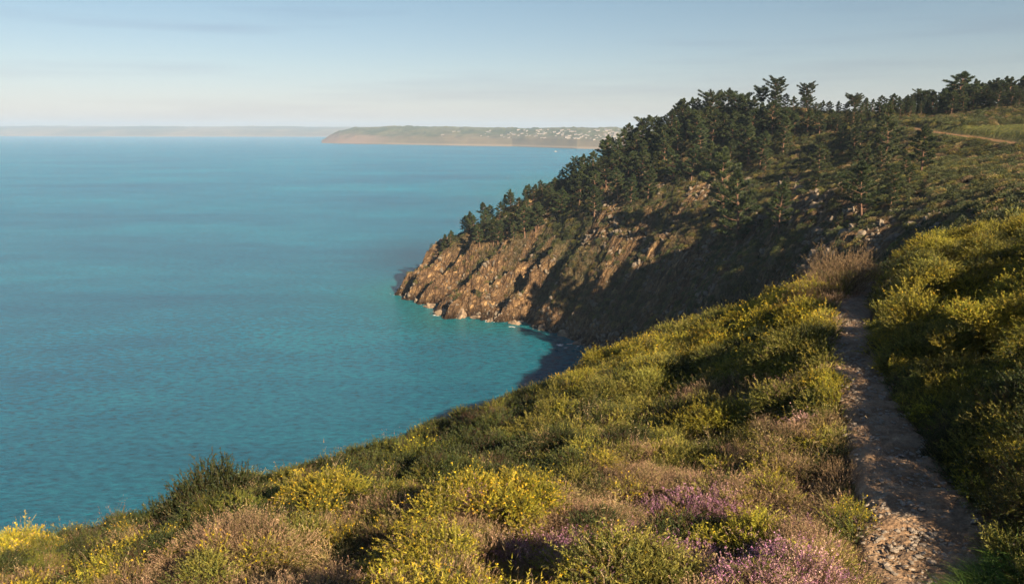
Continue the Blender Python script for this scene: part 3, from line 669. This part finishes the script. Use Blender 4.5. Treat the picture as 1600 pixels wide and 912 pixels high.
put_bush(1320, 455, 23.5, 'russet', 1.25, 'sunlit orange pink heather mound left of where the path disappears')
put_bush(1275, 472, 22.0, 'russet', .95, 'half shaded heather mound just nearer than the orange one', k=1)
put_bush(905, 655, 15.5, 'gorse', .65, 'soft green bush midway down the central slope', k=1)
put_bush(960, 690, 13, 'gorse', .5, 'green bush right of and below the soft green one on the central slope')
put_bush(1330, 800, 8.9, 'gorse', .5, 'bush leaning over the path at the lower left path edge', k=0)
put_bush(1318, 730, 10.3, 'heather', .5, 'brown heather bush by the left path edge above the leaning one')
put_bush(1420, 470, 18.5, 'gorse', .8, 'gorse bush at the foot of the right bank by the path end', k=1)
put_bush(1480, 420, 20.5, 'gorse', .85, 'gorse bush on the top edge of the right bank')
put_bush(1590, 400, 18, 'gorse', .8, 'bush at the highest corner of the right bank', k=1)
put_bush(1560, 505, 14, 'gorse', .65, 'sunlit bush in the middle of the right bank')
put_bush(1560, 640, 9.6, 'dark', .6, 'dark shaded bush on the lower right bank', k=0)
put_bush(1490, 660, 10.5, 'dark', .55, 'dark shaded bush beside the path on the lower right bank', k=1)

# ------------------------------------------------------------------ scrub over the headland
def c_scrub(seed, cols, n=170, rad=.9, h=.8, ls=.2):
    r = RS(seed); T = Tri(); P, D = dome(r, n, rad, h, .8); P = P + r.normal(size=P.shape) * .07
    for k in range(2):
        nd = unit(D + r.normal(size=(n, 3)) * .6); sd_ = unit(np.cross(nd, rdir(r, n))) * ls * .22
        T.add(P - sd_, P + sd_, P + nd * ls * (.7 + .8 * r.rand(n, 1)), pal(r, n, cols, .35))
    return T.mesh('scrub_clump', M_SCRUB)
PSC = protos('scrub', [c_scrub(300, [(.065, .085, .032), (.085, .10, .04), (.10, .095, .045)]), c_scrub(301, [(.06, .075, .028), (.09, .10, .035)]), c_scrub(302, [(.17, .12, .065), (.12, .09, .05)]), c_scrub(303, [(.10, .105, .025), (.15, .14, .035)]),
                       c_scrub(304, [(.20, .15, .08), (.24, .18, .09)]), c_scrub(306, [(.22, .16, .05), (.16, .14, .035), (.10, .10, .03)], n=150), c_scrub(305, [(.04, .055, .02), (.06, .07, .028)], h=1.4)])
x_, y_ = jgrid(-45, 175, 38, 262, .88, 61); z_ = hz(x_, y_); gx2, gy2 = gslope(x_, y_, 1.0)
rk = rockmask(x_, y_, z_, np.hypot(gx2, gy2)); td, _ = polydist(x_, y_, TRACKS); fm = field_mask(x_, y_)
r = RS(62); q = (z_ > 3.5) & (r.rand(len(x_)) > rk * .85) & (td > 1.6) & (fm < .3) & inview(x_, y_, 60, 1) & (fbm(x_ / 7, y_ / 7, 66, 3) > .24 - .2 * ss(25, 40, z_))
x_, y_, z_ = x_[q], y_[q], z_[q]; r = RS(63)
nn1 = fbm(x_ / 12, y_ / 12, 64, 3); hi = ss(25, 42, z_)
idx = np.where(r.rand(len(x_)) < .25 + .55 * (nn1 > .5) * (1 - .5 * hi), np.array([2, 4, 5, 1])[r.randint(4, size=len(x_))], np.array([0, 1, 3, 6])[r.randint(4, size=len(x_))])
o = scatter('headland_scrub', x_, y_, PSC, 7, 65, .35, 1.0, idx=idx, tilt=.8, sink=.1); tag(o, 'low dark scrub covering the headland slopes', 'scrub', kind='stuff')

M_CLIFF = plain('cliff_stone', (.145, .118, .092), .85, .8, .6, .8)
PCR = protos('blocks', [rock_mesh(500 + i, 1, .8, M_CLIFF, .5) for i in range(6)])
x_, y_ = jgrid(-45, 110, 60, 262, .85, 67); z_ = hz(x_, y_); gx2, gy2 = gslope(x_, y_, 1.0); r = RS(68)
rk = rockmask(x_, y_, z_, np.hypot(gx2, gy2)); q = (z_ > -1.2) & (z_ < 44) & (r.rand(len(x_)) < (rk + .5 * (z_ < 2)) * (.32 + .9 * (fbm(x_ / 3, y_ / 3, 69, 3) > .52)) - .05) & inview(x_, y_, 60, 1)
x_, y_ = x_[q], y_[q]; o = scatter('rock_outcrop', x_, y_, PCR, 6, 70, .25, .8, tilt=1.0, sink=.1, size=.5 + 1.0 * r.rand(len(x_)) ** 3); tag(o, 'broken grey and brown rock scattered down the headland cliff', 'rock', kind='stuff')

# ------------------------------------------------------------------ pines
def pine(seed, h=9.0, spread=.38, start=.3, flat=.0, lean=0.0):
    r = RS(seed); ts = []; T = Tri()
    ax = np.array([[lean * h * (t_ ** 1.5) + .12 * h * .2 * math.sin(3 * t_ + seed), .03 * h * math.sin(4 * t_ + seed * 2), h * t_ * .97] for t_ in np.linspace(0, 1, 9)]); ax[0, 2] = -.4
    ts.append(tube(ax, list(np.linspace(.021 * h, .005 * h, 9)), 7))
    nb = 34
    for b_ in range(nb):
        u = start + (1 - start) * (b_ + .5 * r.rand()) / nb; k = u * 8; i = int(k); i = min(i, 7); c0 = ax[i] * (1 - (k - i)) + ax[i + 1] * (k - i)
        v = (u - start) / (1 - start); prof = (math.sin(math.pi * min(1, .22 + .8 * v)) ** .8) * (1 - .25 * v) if flat < .5 else (.35 + .9 * v if v < .8 else 1.1 - 2.0 * (v - .8))
        Lb = h * spread * prof * (.55 + .6 * r.rand()); a = b_ * 2.4 + r.rand() * .9; up = .12 + .45 * v + .15 * r.rand()
        D = np.array([math.cos(a), math.sin(a), up]); D /= np.linalg.norm(D)
        mid = c0 + D * Lb * .5 + np.array([0, 0, -.03 * Lb]); end = c0 + D * Lb + np.array([0, 0, .07 * Lb])
        ts.append(tube([c0, mid, end], [.0055 * h, .0035 * h, .0012 * h], 4))
        nt_ = int(12 + 14 * Lb / (h * .3)); f = .35 + .65 * r.rand(nt_); side = np.array([-D[1], D[0], 0])
        P = c0 + (end - c0) * f[:, None] + side * ((r.rand(nt_, 1) - .5) * .62 * Lb * (1.15 - f[:, None] * .75)) + np.stack([0 * f, 0 * f, (.02 + .05 * r.rand(nt_)) * h * .5], 1)
        kk = 16; PP_ = np.repeat(P, kk, 0); nd = unit(np.repeat(unit(P - c0 + np.array([0, 0, .35 * Lb + .2])), kk, 0) * .5 + rdir(r, nt_ * kk) * .8 + np.array([0, 0, .25]))
        ln = (.40 + .25 * r.rand(nt_ * kk, 1)) * h / 9 * .95; sd_ = unit(np.cross(nd, rdir(r, nt_ * kk))) * .048 * h / 9
        cc = np.repeat(pal(r, nt_, [(.030, .050, .020), (.042, .062, .022), (.060, .075, .024), (.035, .048, .024)], .25), kk, 0) * (.8 + .4 * r.rand(nt_ * kk, 1))
        T.add(PP_ - sd_, PP_ + sd_, PP_ + nd * ln, cc)
    v_, f_ = join_tubes(ts)
    return T.mesh('pine_crown', M_PINE), mesh_np('pine_trunk', v_, f_, M_BARK, smooth=True)
PINES = [pine(1, 9, .34, .12), pine(2, 9, .30, .10), pine(3, 9, .38, .16), pine(4, 9, .36, .15, lean=.1), pine(5, 9, .46, .45, flat=1), pine(6, 9, .50, .5, flat=1, lean=-.1), pine(7, 9, .26, .08), pine(8, 9, .42, .2, lean=-.08)]
TREES = []
def put_tree(x, y, h, k, label, group=None, rz=None, name='pine_tree'):
    z = float(hz(np.array(x), np.array(y))); e = empty(name, (x, y, z - .1), rz if rz is not None else (x * 3.1 + y * 1.7) % 6.28, h / 9.0)
    c_, t_ = PINES[k]; obj('trunk', t_, e); obj('crown', c_, e); tag(e, label, 'tree', group); TREES.append((x, y)); return e
def tree_px(px, py, toppy, k, label, group=None, d=None, rz=None):
    if d is None:
        h_ = hit(px, py)
        if h_ is None: return None
        x, y, z, d = h_
    else: x, y, z = W(px, py, d)
    return put_tree(x, y, max(2.5, (py - toppy) / F * d), k, label, group, rz)
def crest(px):
    c_ = np.array(CREST); return np.interp(px, c_[:, 0], c_[:, 1]), np.interp(px, c_[:, 0], c_[:, 2])
def ctree(px, top, k, label, group=None, dd=0, rz=None):
    py, d = crest(px); d += dd; x, y, z = W(px, py, d); z = float(hz(np.array(x), np.array(y)))
    _, pyb, dd_ = proj(x, y, z); return put_tree(x, y, min(8.5, max(5.2 if px < 1035 else 3.5, (float(pyb) - top) / F * d)), k, label, group, rz)
U = [(705, 360, 6, 'lowest pine on the left tip of the headland ridge'), (758, 316, 3, 'dark pine second up from the tip of the headland ridge'), (735, 330, 0, 'leaning pine between the two lowest ridge pines'),
     (797, 306, 2, 'pine with rounded top at the start of the ridge row'), (822, 292, 6, 'thin pointed little pine sticking out of the ridge row'),
     (890, 254, 2, 'pine on the ridge where the far town begins behind it'), (950, 206, 0, 'tall pine overlapping the far town and beach'), (1002, 184, 2, 'broad dark pine alone just before the big wooded hump'),
     (1065, 156, 3, 'pine at the left shoulder of the wooded hump'), (1210, 130, 4, 'flat topped pine showing sky between its bare lower branches'), (1258, 137, 4, 'fan shaped pine at the right end of the wooded hump'),
     (1500, 114, 2, 'spreading umbrella pine highest on the right skyline')]
for px_, top, k, lb in U:
    e = ctree(px_, top, k, lb, rz=px_ * .7)
    if px_ == 1500: e.scale = (e.scale[0] * 1.5, e.scale[1] * 1.5, e.scale[2])
tree_px(820, 372, 322, 2, 'sunlit pine rooted just above the orange rock spurs'); tree_px(803, 372, 345, 6, 'short bush-like pine left of the one above the orange rocks')
tree_px(1148, 394, 268, 1, 'tall ragged pine standing alone low on the shaded headland slope'); tree_px(1128, 350, 235, 0, 'pine just behind and left of the tall ragged one')
tree_px(1345, 345, 255, 7, 'pine with an orange lit trunk in the middle of the right slope'); tree_px(1218, 362, 285, 0, 'mid sized pine in shade right of the tall ragged pine')
tree_px(1310, 357, 325, 6, 'small pine below and left of the orange trunked one'); tree_px(1000, 290, 235, 3, 'pine on the slope below the broad dark ridge pine'); tree_px(905, 320, 275, 2, 'pale lit pine just inside the ridge above the cove')
tree_px(1380, 260, 185, 2, 'leafy pine below the left end of the sandy track')
r = RS(71)
def sky_top(px): return np.interp(px, [690, 760, 830, 870, 920, 960, 1000, 1035, 1060, 1140, 1230, 1290, 1350, 1420, 1470, 1500, 1600, 1700], [368, 322, 298, 272, 232, 205, 192, 180, 155, 138, 146, 162, 147, 145, 135, 122, 120, 118])
for px_ in np.arange(698, 1475, 11.5):
    p2 = px_ + r.uniform(-5, 5); kz = [0, 1, 2, 3, 7, 2, 5][r.randint(7)] if p2 > 900 else [0, 2, 3, 6][r.randint(4)]
    lb = ('pine in the row stepping down the seaward ridge' if p2 < 1030 else 'pine in the dense wood crowning the headland hump' if p2 < 1290 else 'pine in the woodland along the right skyline')
    gp = ('pines down the seaward ridge' if p2 < 1030 else 'pines crowning the hump' if p2 < 1290 else 'pines along the right skyline')
    ctree(p2, sky_top(p2) + r.uniform(0, 9), kz, lb, gp, dd=r.uniform(-4, 3))
for row, (off, dd, st) in enumerate([(12, -7, 12.5), (26, -16, 30)]):
    for px_ in np.arange(745 if row == 0 else 930, 1395, st):
        p2 = px_ + r.uniform(-6, 6)
        if 1395 < p2 or (1232 < p2 < 1318 and row == 1): continue
        lb = ('pine in the row stepping down the seaward ridge' if p2 < 1030 else 'pine in the dense wood crowning the headland hump' if p2 < 1290 else 'pine in the woodland along the right skyline')
        gp = ('pines down the seaward ridge' if p2 < 1030 else 'pines crowning the hump' if p2 < 1290 else 'pines along the right skyline')
        ctree(p2, sky_top(p2) + off + r.uniform(0, 16), [0, 1, 2, 3, 7][r.randint(5)], lb, gp, dd=dd + r.uniform(-3, 3))
for px_ in np.arange(1395, 1660, 8.0):                          # the wood behind the pasture, two trees deep
    for k_, (dd, lo) in enumerate([(4, 0), (-4, 14)]):
        p2 = px_ + r.uniform(-5, 5); ctree(p2, sky_top(p2) + lo + r.uniform(0, 10), [0, 1, 2, 3, 7][r.randint(5)], 'pine in the woodland along the right skyline', 'pines along the right skyline', dd=dd + r.uniform(-2, 2))
cnt = 0
for _ in range(900):
    if cnt >= 37: break
    px_ = r.uniform(960, 1500); py_ = r.uniform(200, 345)
    lim = np.interp(px_, [960, 1050, 1150, 1250, 1400, 1500, 1600], [275, 300, 320, 325, 330, 290, 275])
    if py_ > lim or (px_ > 1410 and py_ < 260) or (1225 < px_ < 1325 and py_ < 222): continue
    h_ = hit(px_, py_)
    if h_ is None or r.rand() > 1.1 - .95 * (py_ - 200) / 130: continue
    x, y, z, d = h_
    if min((x - a) ** 2 + (y - b_) ** 2 for a, b_ in TREES) < 2.7 ** 2 or polydist(np.array([x]), np.array([y]), TRACKS)[0][0] < 3: continue
    put_tree(x, y, (3.2 + 6.3 * r.rand() ** 1.3) if py_ < 290 else r.uniform(2.6, 5.5), [0, 1, 2, 3, 7, 6][r.randint(6)], 'pine scattered over the wooded upper slope of the headland', 'pines scattered on the slope'); cnt += 1

# ------------------------------------------------------------------ rocks at the waterline
M_ROCK = plain('shore_rock', (.20, .145, .10), .8, 1.4, .6, 1.0)
RP = [rock_mesh(400 + i, 3, .7, M_ROCK, .45) for i in range(5)]
for i, (px_, py_, s_, lb) in enumerate([(629, 455, 1.6, 'outermost rock off the tip of the headland'), (652, 463, 1.5, 'dark rock at the water just right of the tip'), (672, 480, 1.9, 'low rock lying off the first orange spur'),
        (690, 490, 2.0, 'rock at the left foot of the big orange spur'), (716, 495, 2.4, 'broad orange rock at the base of the big spur'), (745, 497, 1.7, 'rock in the water at the dark gully mouth'), (766, 501, 1.6, 'pale rock at the foot of the second spur'),
        (805, 506, 1.5, 'rock on the shore where the shaded cliff begins'), (850, 514, 1.7, 'dark shore rock in the middle of the shaded cliff foot'), (880, 524, 1.6, 'dark shore rock nearer the cove'), (905, 537, 1.8, 'dark rock beside the white ripple in the cove'), (925, 546, 1.7, 'dark rock where the cove disappears behind the gorse')]):
    dd = EYE / (sp - (456 - py_) / F * cp); x, y, z = W(px_, py_, dd)
    o = obj('shore_rock', RP[i % 5]); o.location = (x, y, .1); o.scale = (s_, s_, s_ * .8); o.rotation_euler = (.2 * i, 0, i * 1.3); tag(o, lb, 'rock', 'rocks at the foot of the headland')

# ------------------------------------------------------------------ sea
m, t, out = newmat('sea_water'); tc = N(t, 'ShaderNodeTexCoord'); oc = tc.outputs['Object']
def mapping(scale, rot=0):
    q = N(t, 'ShaderNodeMapping'); q.inputs['Scale'].default_value = scale; q.inputs['Rotation'].default_value = (0, 0, rot); L(t, oc, q.inputs[0]); return q.outputs[0]
big = nz(t, mapping((.004, .010, 1)), 1, 4, .55)
mid = nz(t, mapping((.030, .075, 1), .15), 1, 5, .6)
c = ramp(t, big, [(.30, (.004, .112, .25)), (.5, (.006, .160, .31)), (.70, (.008, .210, .36))])
c2 = ramp(t, mid, [(.35, (.74, .82, .88)), (.65, (1.2, 1.14, 1.08))])
c = mixc(t, .8, c, c2, 'MULTIPLY')
al = N(t, 'ShaderNodeAttribute', attribute_name='shallow'); ae = N(t, 'ShaderNodeAttribute', attribute_name='shaded_water')
c = mixc(t, al.outputs['Fac'], c, (.004, .18, .24)); c = mixc(t, ae.outputs['Fac'], c, (.008, .06, .14))  # last mix darkens the sea as the headland's shadow
wv = nz(t, mapping((.5, .95, 1), .22), 1, 8, .70); c = mixc(t, 1.0, c, ramp(t, wv, [(.34, (.50, .62, .68)), (.5, (1, 1, 1)), (.66, (1.5, 1.4, 1.3))]), 'MULTIPLY')  # lighter and darker wave faces painted into the water colour
p = N(t, 'ShaderNodeBsdfPrincipled'); p.inputs['Roughness'].default_value = .22; p.inputs['IOR'].default_value = 1.33; p.inputs['Specular IOR Level'].default_value = .30;  L(t, c, p.inputs['Base Color'])
w1 = nz(t, mapping((.5, .95, 1), .22), 1, 8, .70); w2 = nz(t, mapping((1.1, 1.9, 1), -.15), 1, 4, .6)
ma = N(t, 'ShaderNodeMath', operation='MULTIPLY_ADD', i_1=.18); L(t, w2, ma.inputs[0]); L(t, w1, ma.inputs[2])
b = N(t, 'ShaderNodeBump'); b.inputs['Strength'].default_value = 1.0; b.inputs['Distance'].default_value = 3.2; L(t, ma.outputs[0], b.inputs['Height']); L(t, b.outputs[0], p.inputs['Normal'])
L(t, p.outputs[0], out.inputs[0]); M_SEA = m
sx = np.array([-8800, -5000, -2500, -1200, -600] + list(np.arange(-300, 80, 5.0)) + [80, 200, 500, 1500, 5800]); sy = np.array([-580, -200] + list(np.arange(-60, 340, 5.0)) + [400, 600, 1000, 2000, 4000, 7000, 10400])
SX, SY = np.meshgrid(sx, sy); s1 = SX.ravel(); s2 = SY.ravel(); spx, spy, sdd = proj(s1, s2, 0 * s1)
lz = base(s1, s2); shal = .9 * ss(-9.5, -1, lz) * (s2 > 60) + .15 * ss(-14, -8, lz)
shaded_water = np.exp(-(((spx - 650) / 75) ** 2 + ((spy - 400) / 24) ** 2)) * .85 * (s2 > 100)  # headland's cast shadow painted into the water colour
o = obj('sea', mesh_np('sea', np.stack([s1, s2, 0 * s1], 1), grid_faces(*SX.shape), M_SEA, attrs={'shallow': np.clip(shal, 0, 1), 'shaded_water': shaded_water})); tag(o, kind='structure')
# foam where the water touches the rocks
m, t, out = newmat('foam'); p = N(t, 'ShaderNodeBsdfPrincipled'); p.inputs['Base Color'].default_value = (.75, .78, .78, 1); p.inputs['Roughness'].default_value = .7; L(t, p.outputs[0], out.inputs[0]); M_FOAM = m
r = RS(81); Vv = []; Ff = []
def foam(px_, py_, ln, wd):
    dd = EYE / (sp - (456 - py_) / F * cp); x, y, _ = W(px_, py_, dd); n = 14; o_ = len(Vv)
    Vv.append((x, y, .06))
    for k in range(n):
        a = 6.283 * k / n; q_ = .45 + .9 * r.rand(); Vv.append((x + math.cos(a) * ln * q_, y + math.sin(a) * wd * q_, .05))
    for k in range(n): Ff.append((o_, o_ + 1 + k, o_ + 1 + (k + 1) % n))
for px_, py_, ln, wd in [(624, 452, 1.3, 2.2), (635, 459, .8, 1.0), (648, 465, 1.0, 1.2), (656, 467, .8, .8), (686, 492, 1.2, 1.0), (697, 496, .9, .8), (740, 494, .8, .6), (756, 499, 1.0, 1.0), (762, 502, .7, .7),
                         (800, 510, .8, .5), (842, 513, .9, .5), (860, 516, 1.3, .7), (866, 519, .6, .4), (875, 539, 1.4, .5), (892, 537, .8, .4), (885, 543, .7, .3), (900, 541, .6, .3)]:
    for j in range(3): foam(px_ + r.normal() * 2.2, py_ + r.normal() * .8, ln * .55, wd * .5)
_m = (np.abs(GZ) < .45) & (GY > 165) & (GX < 24) & (GX > -45); _fx, _fy = GX[_m], GY[_m]
for k in r.choice(len(_fx), min(len(_fx), 110), replace=False):
    if noise(_fx[k] / 5, _fy[k] / 5, 44) < .48: continue
    n_ = 9; o_ = len(Vv); x, y = _fx[k] - .5 + r.normal() * .5, _fy[k] - .4 + r.normal() * .5; sz = .12 + .40 * r.rand() ** 2; Vv.append((x, y, .07))
    for j in range(n_):
        a = 6.283 * j / n_; q_ = .4 + .9 * r.rand(); Vv.append((x + math.cos(a) * sz * q_ * 1.3, y + math.sin(a) * sz * q_, .06))
    for j in range(n_): Ff.append((o_, o_ + 1 + j, o_ + 1 + (j + 1) % n_))
o = obj('sea_foam', mesh_np('sea_foam', Vv, Ff, M_FOAM)); tag(o, 'thin white surf lapping at the headland rocks', 'foam', kind='stuff')

# ------------------------------------------------------------------ far land
def farmat(name, stops, ns):
    m, t, out = newmat(name); tc = N(t, 'ShaderNodeTexCoord'); mp_ = N(t, 'ShaderNodeMapping'); mp_.inputs['Scale'].default_value = (1, .45, 3); L(t, tc.outputs['Object'], mp_.inputs[0])
    n = nz(t, mp_.outputs[0], ns, 8, .65); n2 = nz(t, mp_.outputs[0], ns * 6, 5, .6); c = ramp(t, n, stops)
    c = mixc(t, .7, c, ramp(t, n2, [(.35, (.55, .6, .6)), (.65, (1.3, 1.25, 1.2))]), 'MULTIPLY')
    a1 = N(t, 'ShaderNodeAttribute', attribute_name='sand'); c = mixc(t, a1.outputs['Fac'], c, (.24, .19, .15))
    a2 = N(t, 'ShaderNodeAttribute', attribute_name='rock'); c = mixc(t, a2.outputs['Fac'], c, (.20, .14, .11))
    p = N(t, 'ShaderNodeBsdfPrincipled'); p.inputs['Roughness'].default_value = .9; L(t, c, p.inputs['Base Color']); L(t, p.outputs[0], out.inputs[0]); return m
WOOD = [(.30, (.030, .045, .018)), (.45, (.055, .07, .028)), (.55, (.10, .10, .045)), (.63, (.06, .065, .03)), (.72, (.16, .13, .07))]
def far_strip(name, shore, ridge, depth, ny, seed, sandf, rockf, mat, npx=420, prof=None, prow=None):
    pxs = np.linspace(shore[0][0], shore[-1][0], npx); Dm = np.interp(pxs, [s[0] for s in shore], [s[1] for s in shore])
    hh = np.interp(pxs, [s[0] for s in ridge], [s[1] for s in ridge]); w_ = np.linspace(0, 1, ny) ** 1.4
    X = ((pxs - 800) / F)[None] * (Dm[None] + w_[:, None] * depth); Y = cp * 0 + (Dm[None] + w_[:, None] * depth)
    pr = np.interp(w_, *prof)[:, None]
    Z = hh[None] * pr * (1 + .16 * (fbm(X / 260, Y / 260, seed, 5) - .5) * 2) + np.abs(fbm(X / 45, Y / 90, seed + 9, 4) - .5) * 22 * pr * (pr < .97)
    Z = np.where(w_[:, None] <= .0, -3, Z)
    sand = np.broadcast_to(sandf(pxs)[None], X.shape) * (1 - ss(3, 9, Z)) ; rock = np.broadcast_to(rockf(pxs)[None], X.shape) * (1 - ss(20, 45, Z + 20 * (noise(X / 30, Y / 30, 4) - .5)))
    o = obj(name, mesh_np(name, np.stack([X.ravel(), Y.ravel(), Z.ravel()], 1), grid_faces(*X.shape), mat, smooth=True, attrs={'sand': sand.ravel(), 'rock': rock.ravel() * (1 - sand.ravel())}))
    tag(o, kind='structure'); return pxs, w_, X, Y, Z
MF1 = farmat('far_land', WOOD, .006); MF2 = farmat('farthest_land', [(.3, (.05, .06, .03)), (.5, (.11, .10, .055)), (.62, (.22, .17, .10)), (.75, (.09, .085, .05))], .002)
hor = 204.0
def Dw(py_): return EYE * F / (py_ - hor)
P2 = far_strip('distant_headland', [(508, Dw(223)), (530, Dw(223.6)), (700, Dw(226.5)), (800, Dw(228)), (900, Dw(231.5)), (1100, Dw(236))], [(508, 0), (520, 24), (535, 46), (560, 62), (650, 66), (800, 63), (950, 56), (1100, 52)], 700, 60, 5,
     lambda p_: ss(570, 620, p_) * .9, lambda p_: 1 - .55 * ss(560, 640, p_), MF1, 700, ([0, .03, .10, .2, .5, 1], [0.02, .10, .42, .55, .86, 1.0]))
P3 = far_strip('farthest_coast', [(-500, Dw(212.0)), (0, Dw(212.4)), (250, Dw(213.2)), (600, Dw(213.3)), (1500, Dw(213))], [(-500, 100), (0, 98), (180, 96), (300, 90), (420, 92), (600, 84), (900, 76), (1500, 70)], 2300, 50, 15,
     lambda p_: .9 * ss(60, 90, p_), lambda p_: .3 + 0 * p_, MF2, 620, ([0, .02, .08, .3, .7, 1], [0.02, .06, .30, .62, .9, 1.0]))
# houses of the far town
M_WH = plain('white_render', (.28, .25, .23), .8, .5, .08, 0); M_SL = plain('slate', (.11, .11, .13), .7, .5, .3, 0)
hv = np.array([(-1, -.7, 0), (1, -.7, 0), (1, .7, 0), (-1, .7, 0), (-1, -.7, 1), (1, -.7, 1), (1, .7, 1), (-1, .7, 1), (-1, 0, 1.75), (1, 0, 1.75), (.55, -.12, 1.5), (.8, -.12, 1.5), (.8, .12, 1.5), (.55, .12, 1.5), (.55, -.12, 2.1), (.8, -.12, 2.1), (.8, .12, 2.1), (.55, .12, 2.1)], float)
me_h = bpy.data.meshes.new('house')
me_h.from_pydata([tuple(v * np.array([5.5, 5.5, 3.6])) for v in hv], [], [(0, 1, 5, 4), (1, 2, 6, 5), (2, 3, 7, 6), (3, 0, 4, 7), (4, 5, 9, 8), (6, 7, 8, 9), (5, 6, 9), (7, 4, 8), (10, 11, 15, 14), (11, 12, 16, 15), (12, 13, 17, 16), (13, 10, 14, 17), (14, 15, 16, 17)])
me_h.materials.append(M_WH); me_h.materials.append(M_SL)
for i in (4, 5): me_h.polygons[i].material_index = 1
r = RS(91); pxs, w_, FX, FY, FZ = P2; placed = 0; hp = []
while placed < 230:
    px_ = 640 + 420 * r.rand() ** .75; wq = r.uniform(.10, .8)
    if r.rand() > np.interp(px_, [640, 760, 820, 950, 1060], [.06, .25, .8, 1, .8]): continue
    if fbm(px_ / 18, wq * 9, 7, 2) < .40: continue
    j = int(np.interp(wq, w_, np.arange(len(w_)))); i = int(np.interp(px_, pxs, np.arange(len(pxs))))
    x, y, z = FX[j, i], FY[j, i], FZ[j, i]; apy = hor - (z - EYE) / y * F
    if apy < 203 or apy > 222: continue
    o = obj('house', me_h); o.location = (x, y, z - 1); o.rotation_euler = (0, 0, r.uniform(-.5, .5)); s_ = r.uniform(.42, .8); o.scale = (s_ * r.uniform(.8, 1.5), s_, s_)
    tag(o, 'tiny white house with dark roof in the distant seaside town', 'house', 'houses of the distant town'); placed += 1
# the little boat off the far beach
bt = empty('motor_boat', (*W(868, 236.2, 1850)[:2], 0), R(8)); bt.location.z = 0; bt.scale = (.6, .6, .6)
hullv = [(-6, -1.7, 1.5), (-6, 1.7, 1.5), (3, 1.8, 1.7), (3, -1.8, 1.7), (7.5, 0, 2.2), (-5.6, -1.1, -.4), (-5.6, 1.1, -.4), (2.6, 1.1, -.4), (2.6, -1.1, -.4), (6.4, 0, -.3)]
mh = bpy.data.meshes.new('hull'); mh.from_pydata(hullv, [], [(0, 1, 2, 4, 3), (0, 3, 8, 5), (1, 6, 7, 2), (0, 5, 6, 1), (3, 4, 9, 8), (2, 7, 9, 4), (5, 8, 9, 7, 6)]); mh.materials.append(M_WH); obj('hull', mh, bt)
cbv = [(-2.5, -1.2, 1.6), (2, -1.2, 1.7), (2, 1.2, 1.7), (-2.5, 1.2, 1.6), (-2.3, -1.1, 3.4), (1.1, -1.1, 3.4), (1.1, 1.1, 3.4), (-2.3, 1.1, 3.4)]
mc = bpy.data.meshes.new('cabin'); mc.from_pydata(cbv, [], [(0, 1, 5, 4), (1, 2, 6, 5), (2, 3, 7, 6), (3, 0, 4, 7), (4, 5, 6, 7)]); mc.materials.append(M_WH); obj('cabin', mc, bt)
tag(bt, 'small white boat just off the beach of the far town', 'boat')

# ------------------------------------------------------------------ haze
m, t, out = newmat('haze'); pv = N(t, 'ShaderNodeVolumePrincipled'); pv.inputs['Color'].default_value = (.52, .71, 1.0, 1); pv.inputs['Density'].default_value = .00013; pv.inputs['Anisotropy'].default_value = .0
L(t, pv.outputs[0], out.inputs['Volume'])
hx0, hx1, hy0, hy1, h0, h1 = -9000, 6000, -600, 10600, -5.2, 150
hv = [(a, b_, c_) for a in (hx0, hx1) for b_ in (hy0, hy1) for c_ in (h0, h1)]
mh = bpy.data.meshes.new('haze'); mh.from_pydata(hv, [], [(0, 1, 3, 2), (4, 6, 7, 5), (0, 4, 5, 1), (2, 3, 7, 6), (0, 2, 6, 4), (1, 5, 7, 3)]); mh.materials.append(m)
o = obj('haze', mh); tag(o, 'thin pale sea haze over the whole bay', 'haze', kind='stuff')
print('instances near', len(gx_), 'scrub', len(x_), 'trees', len(TREES), 'terrain verts', len(vv))
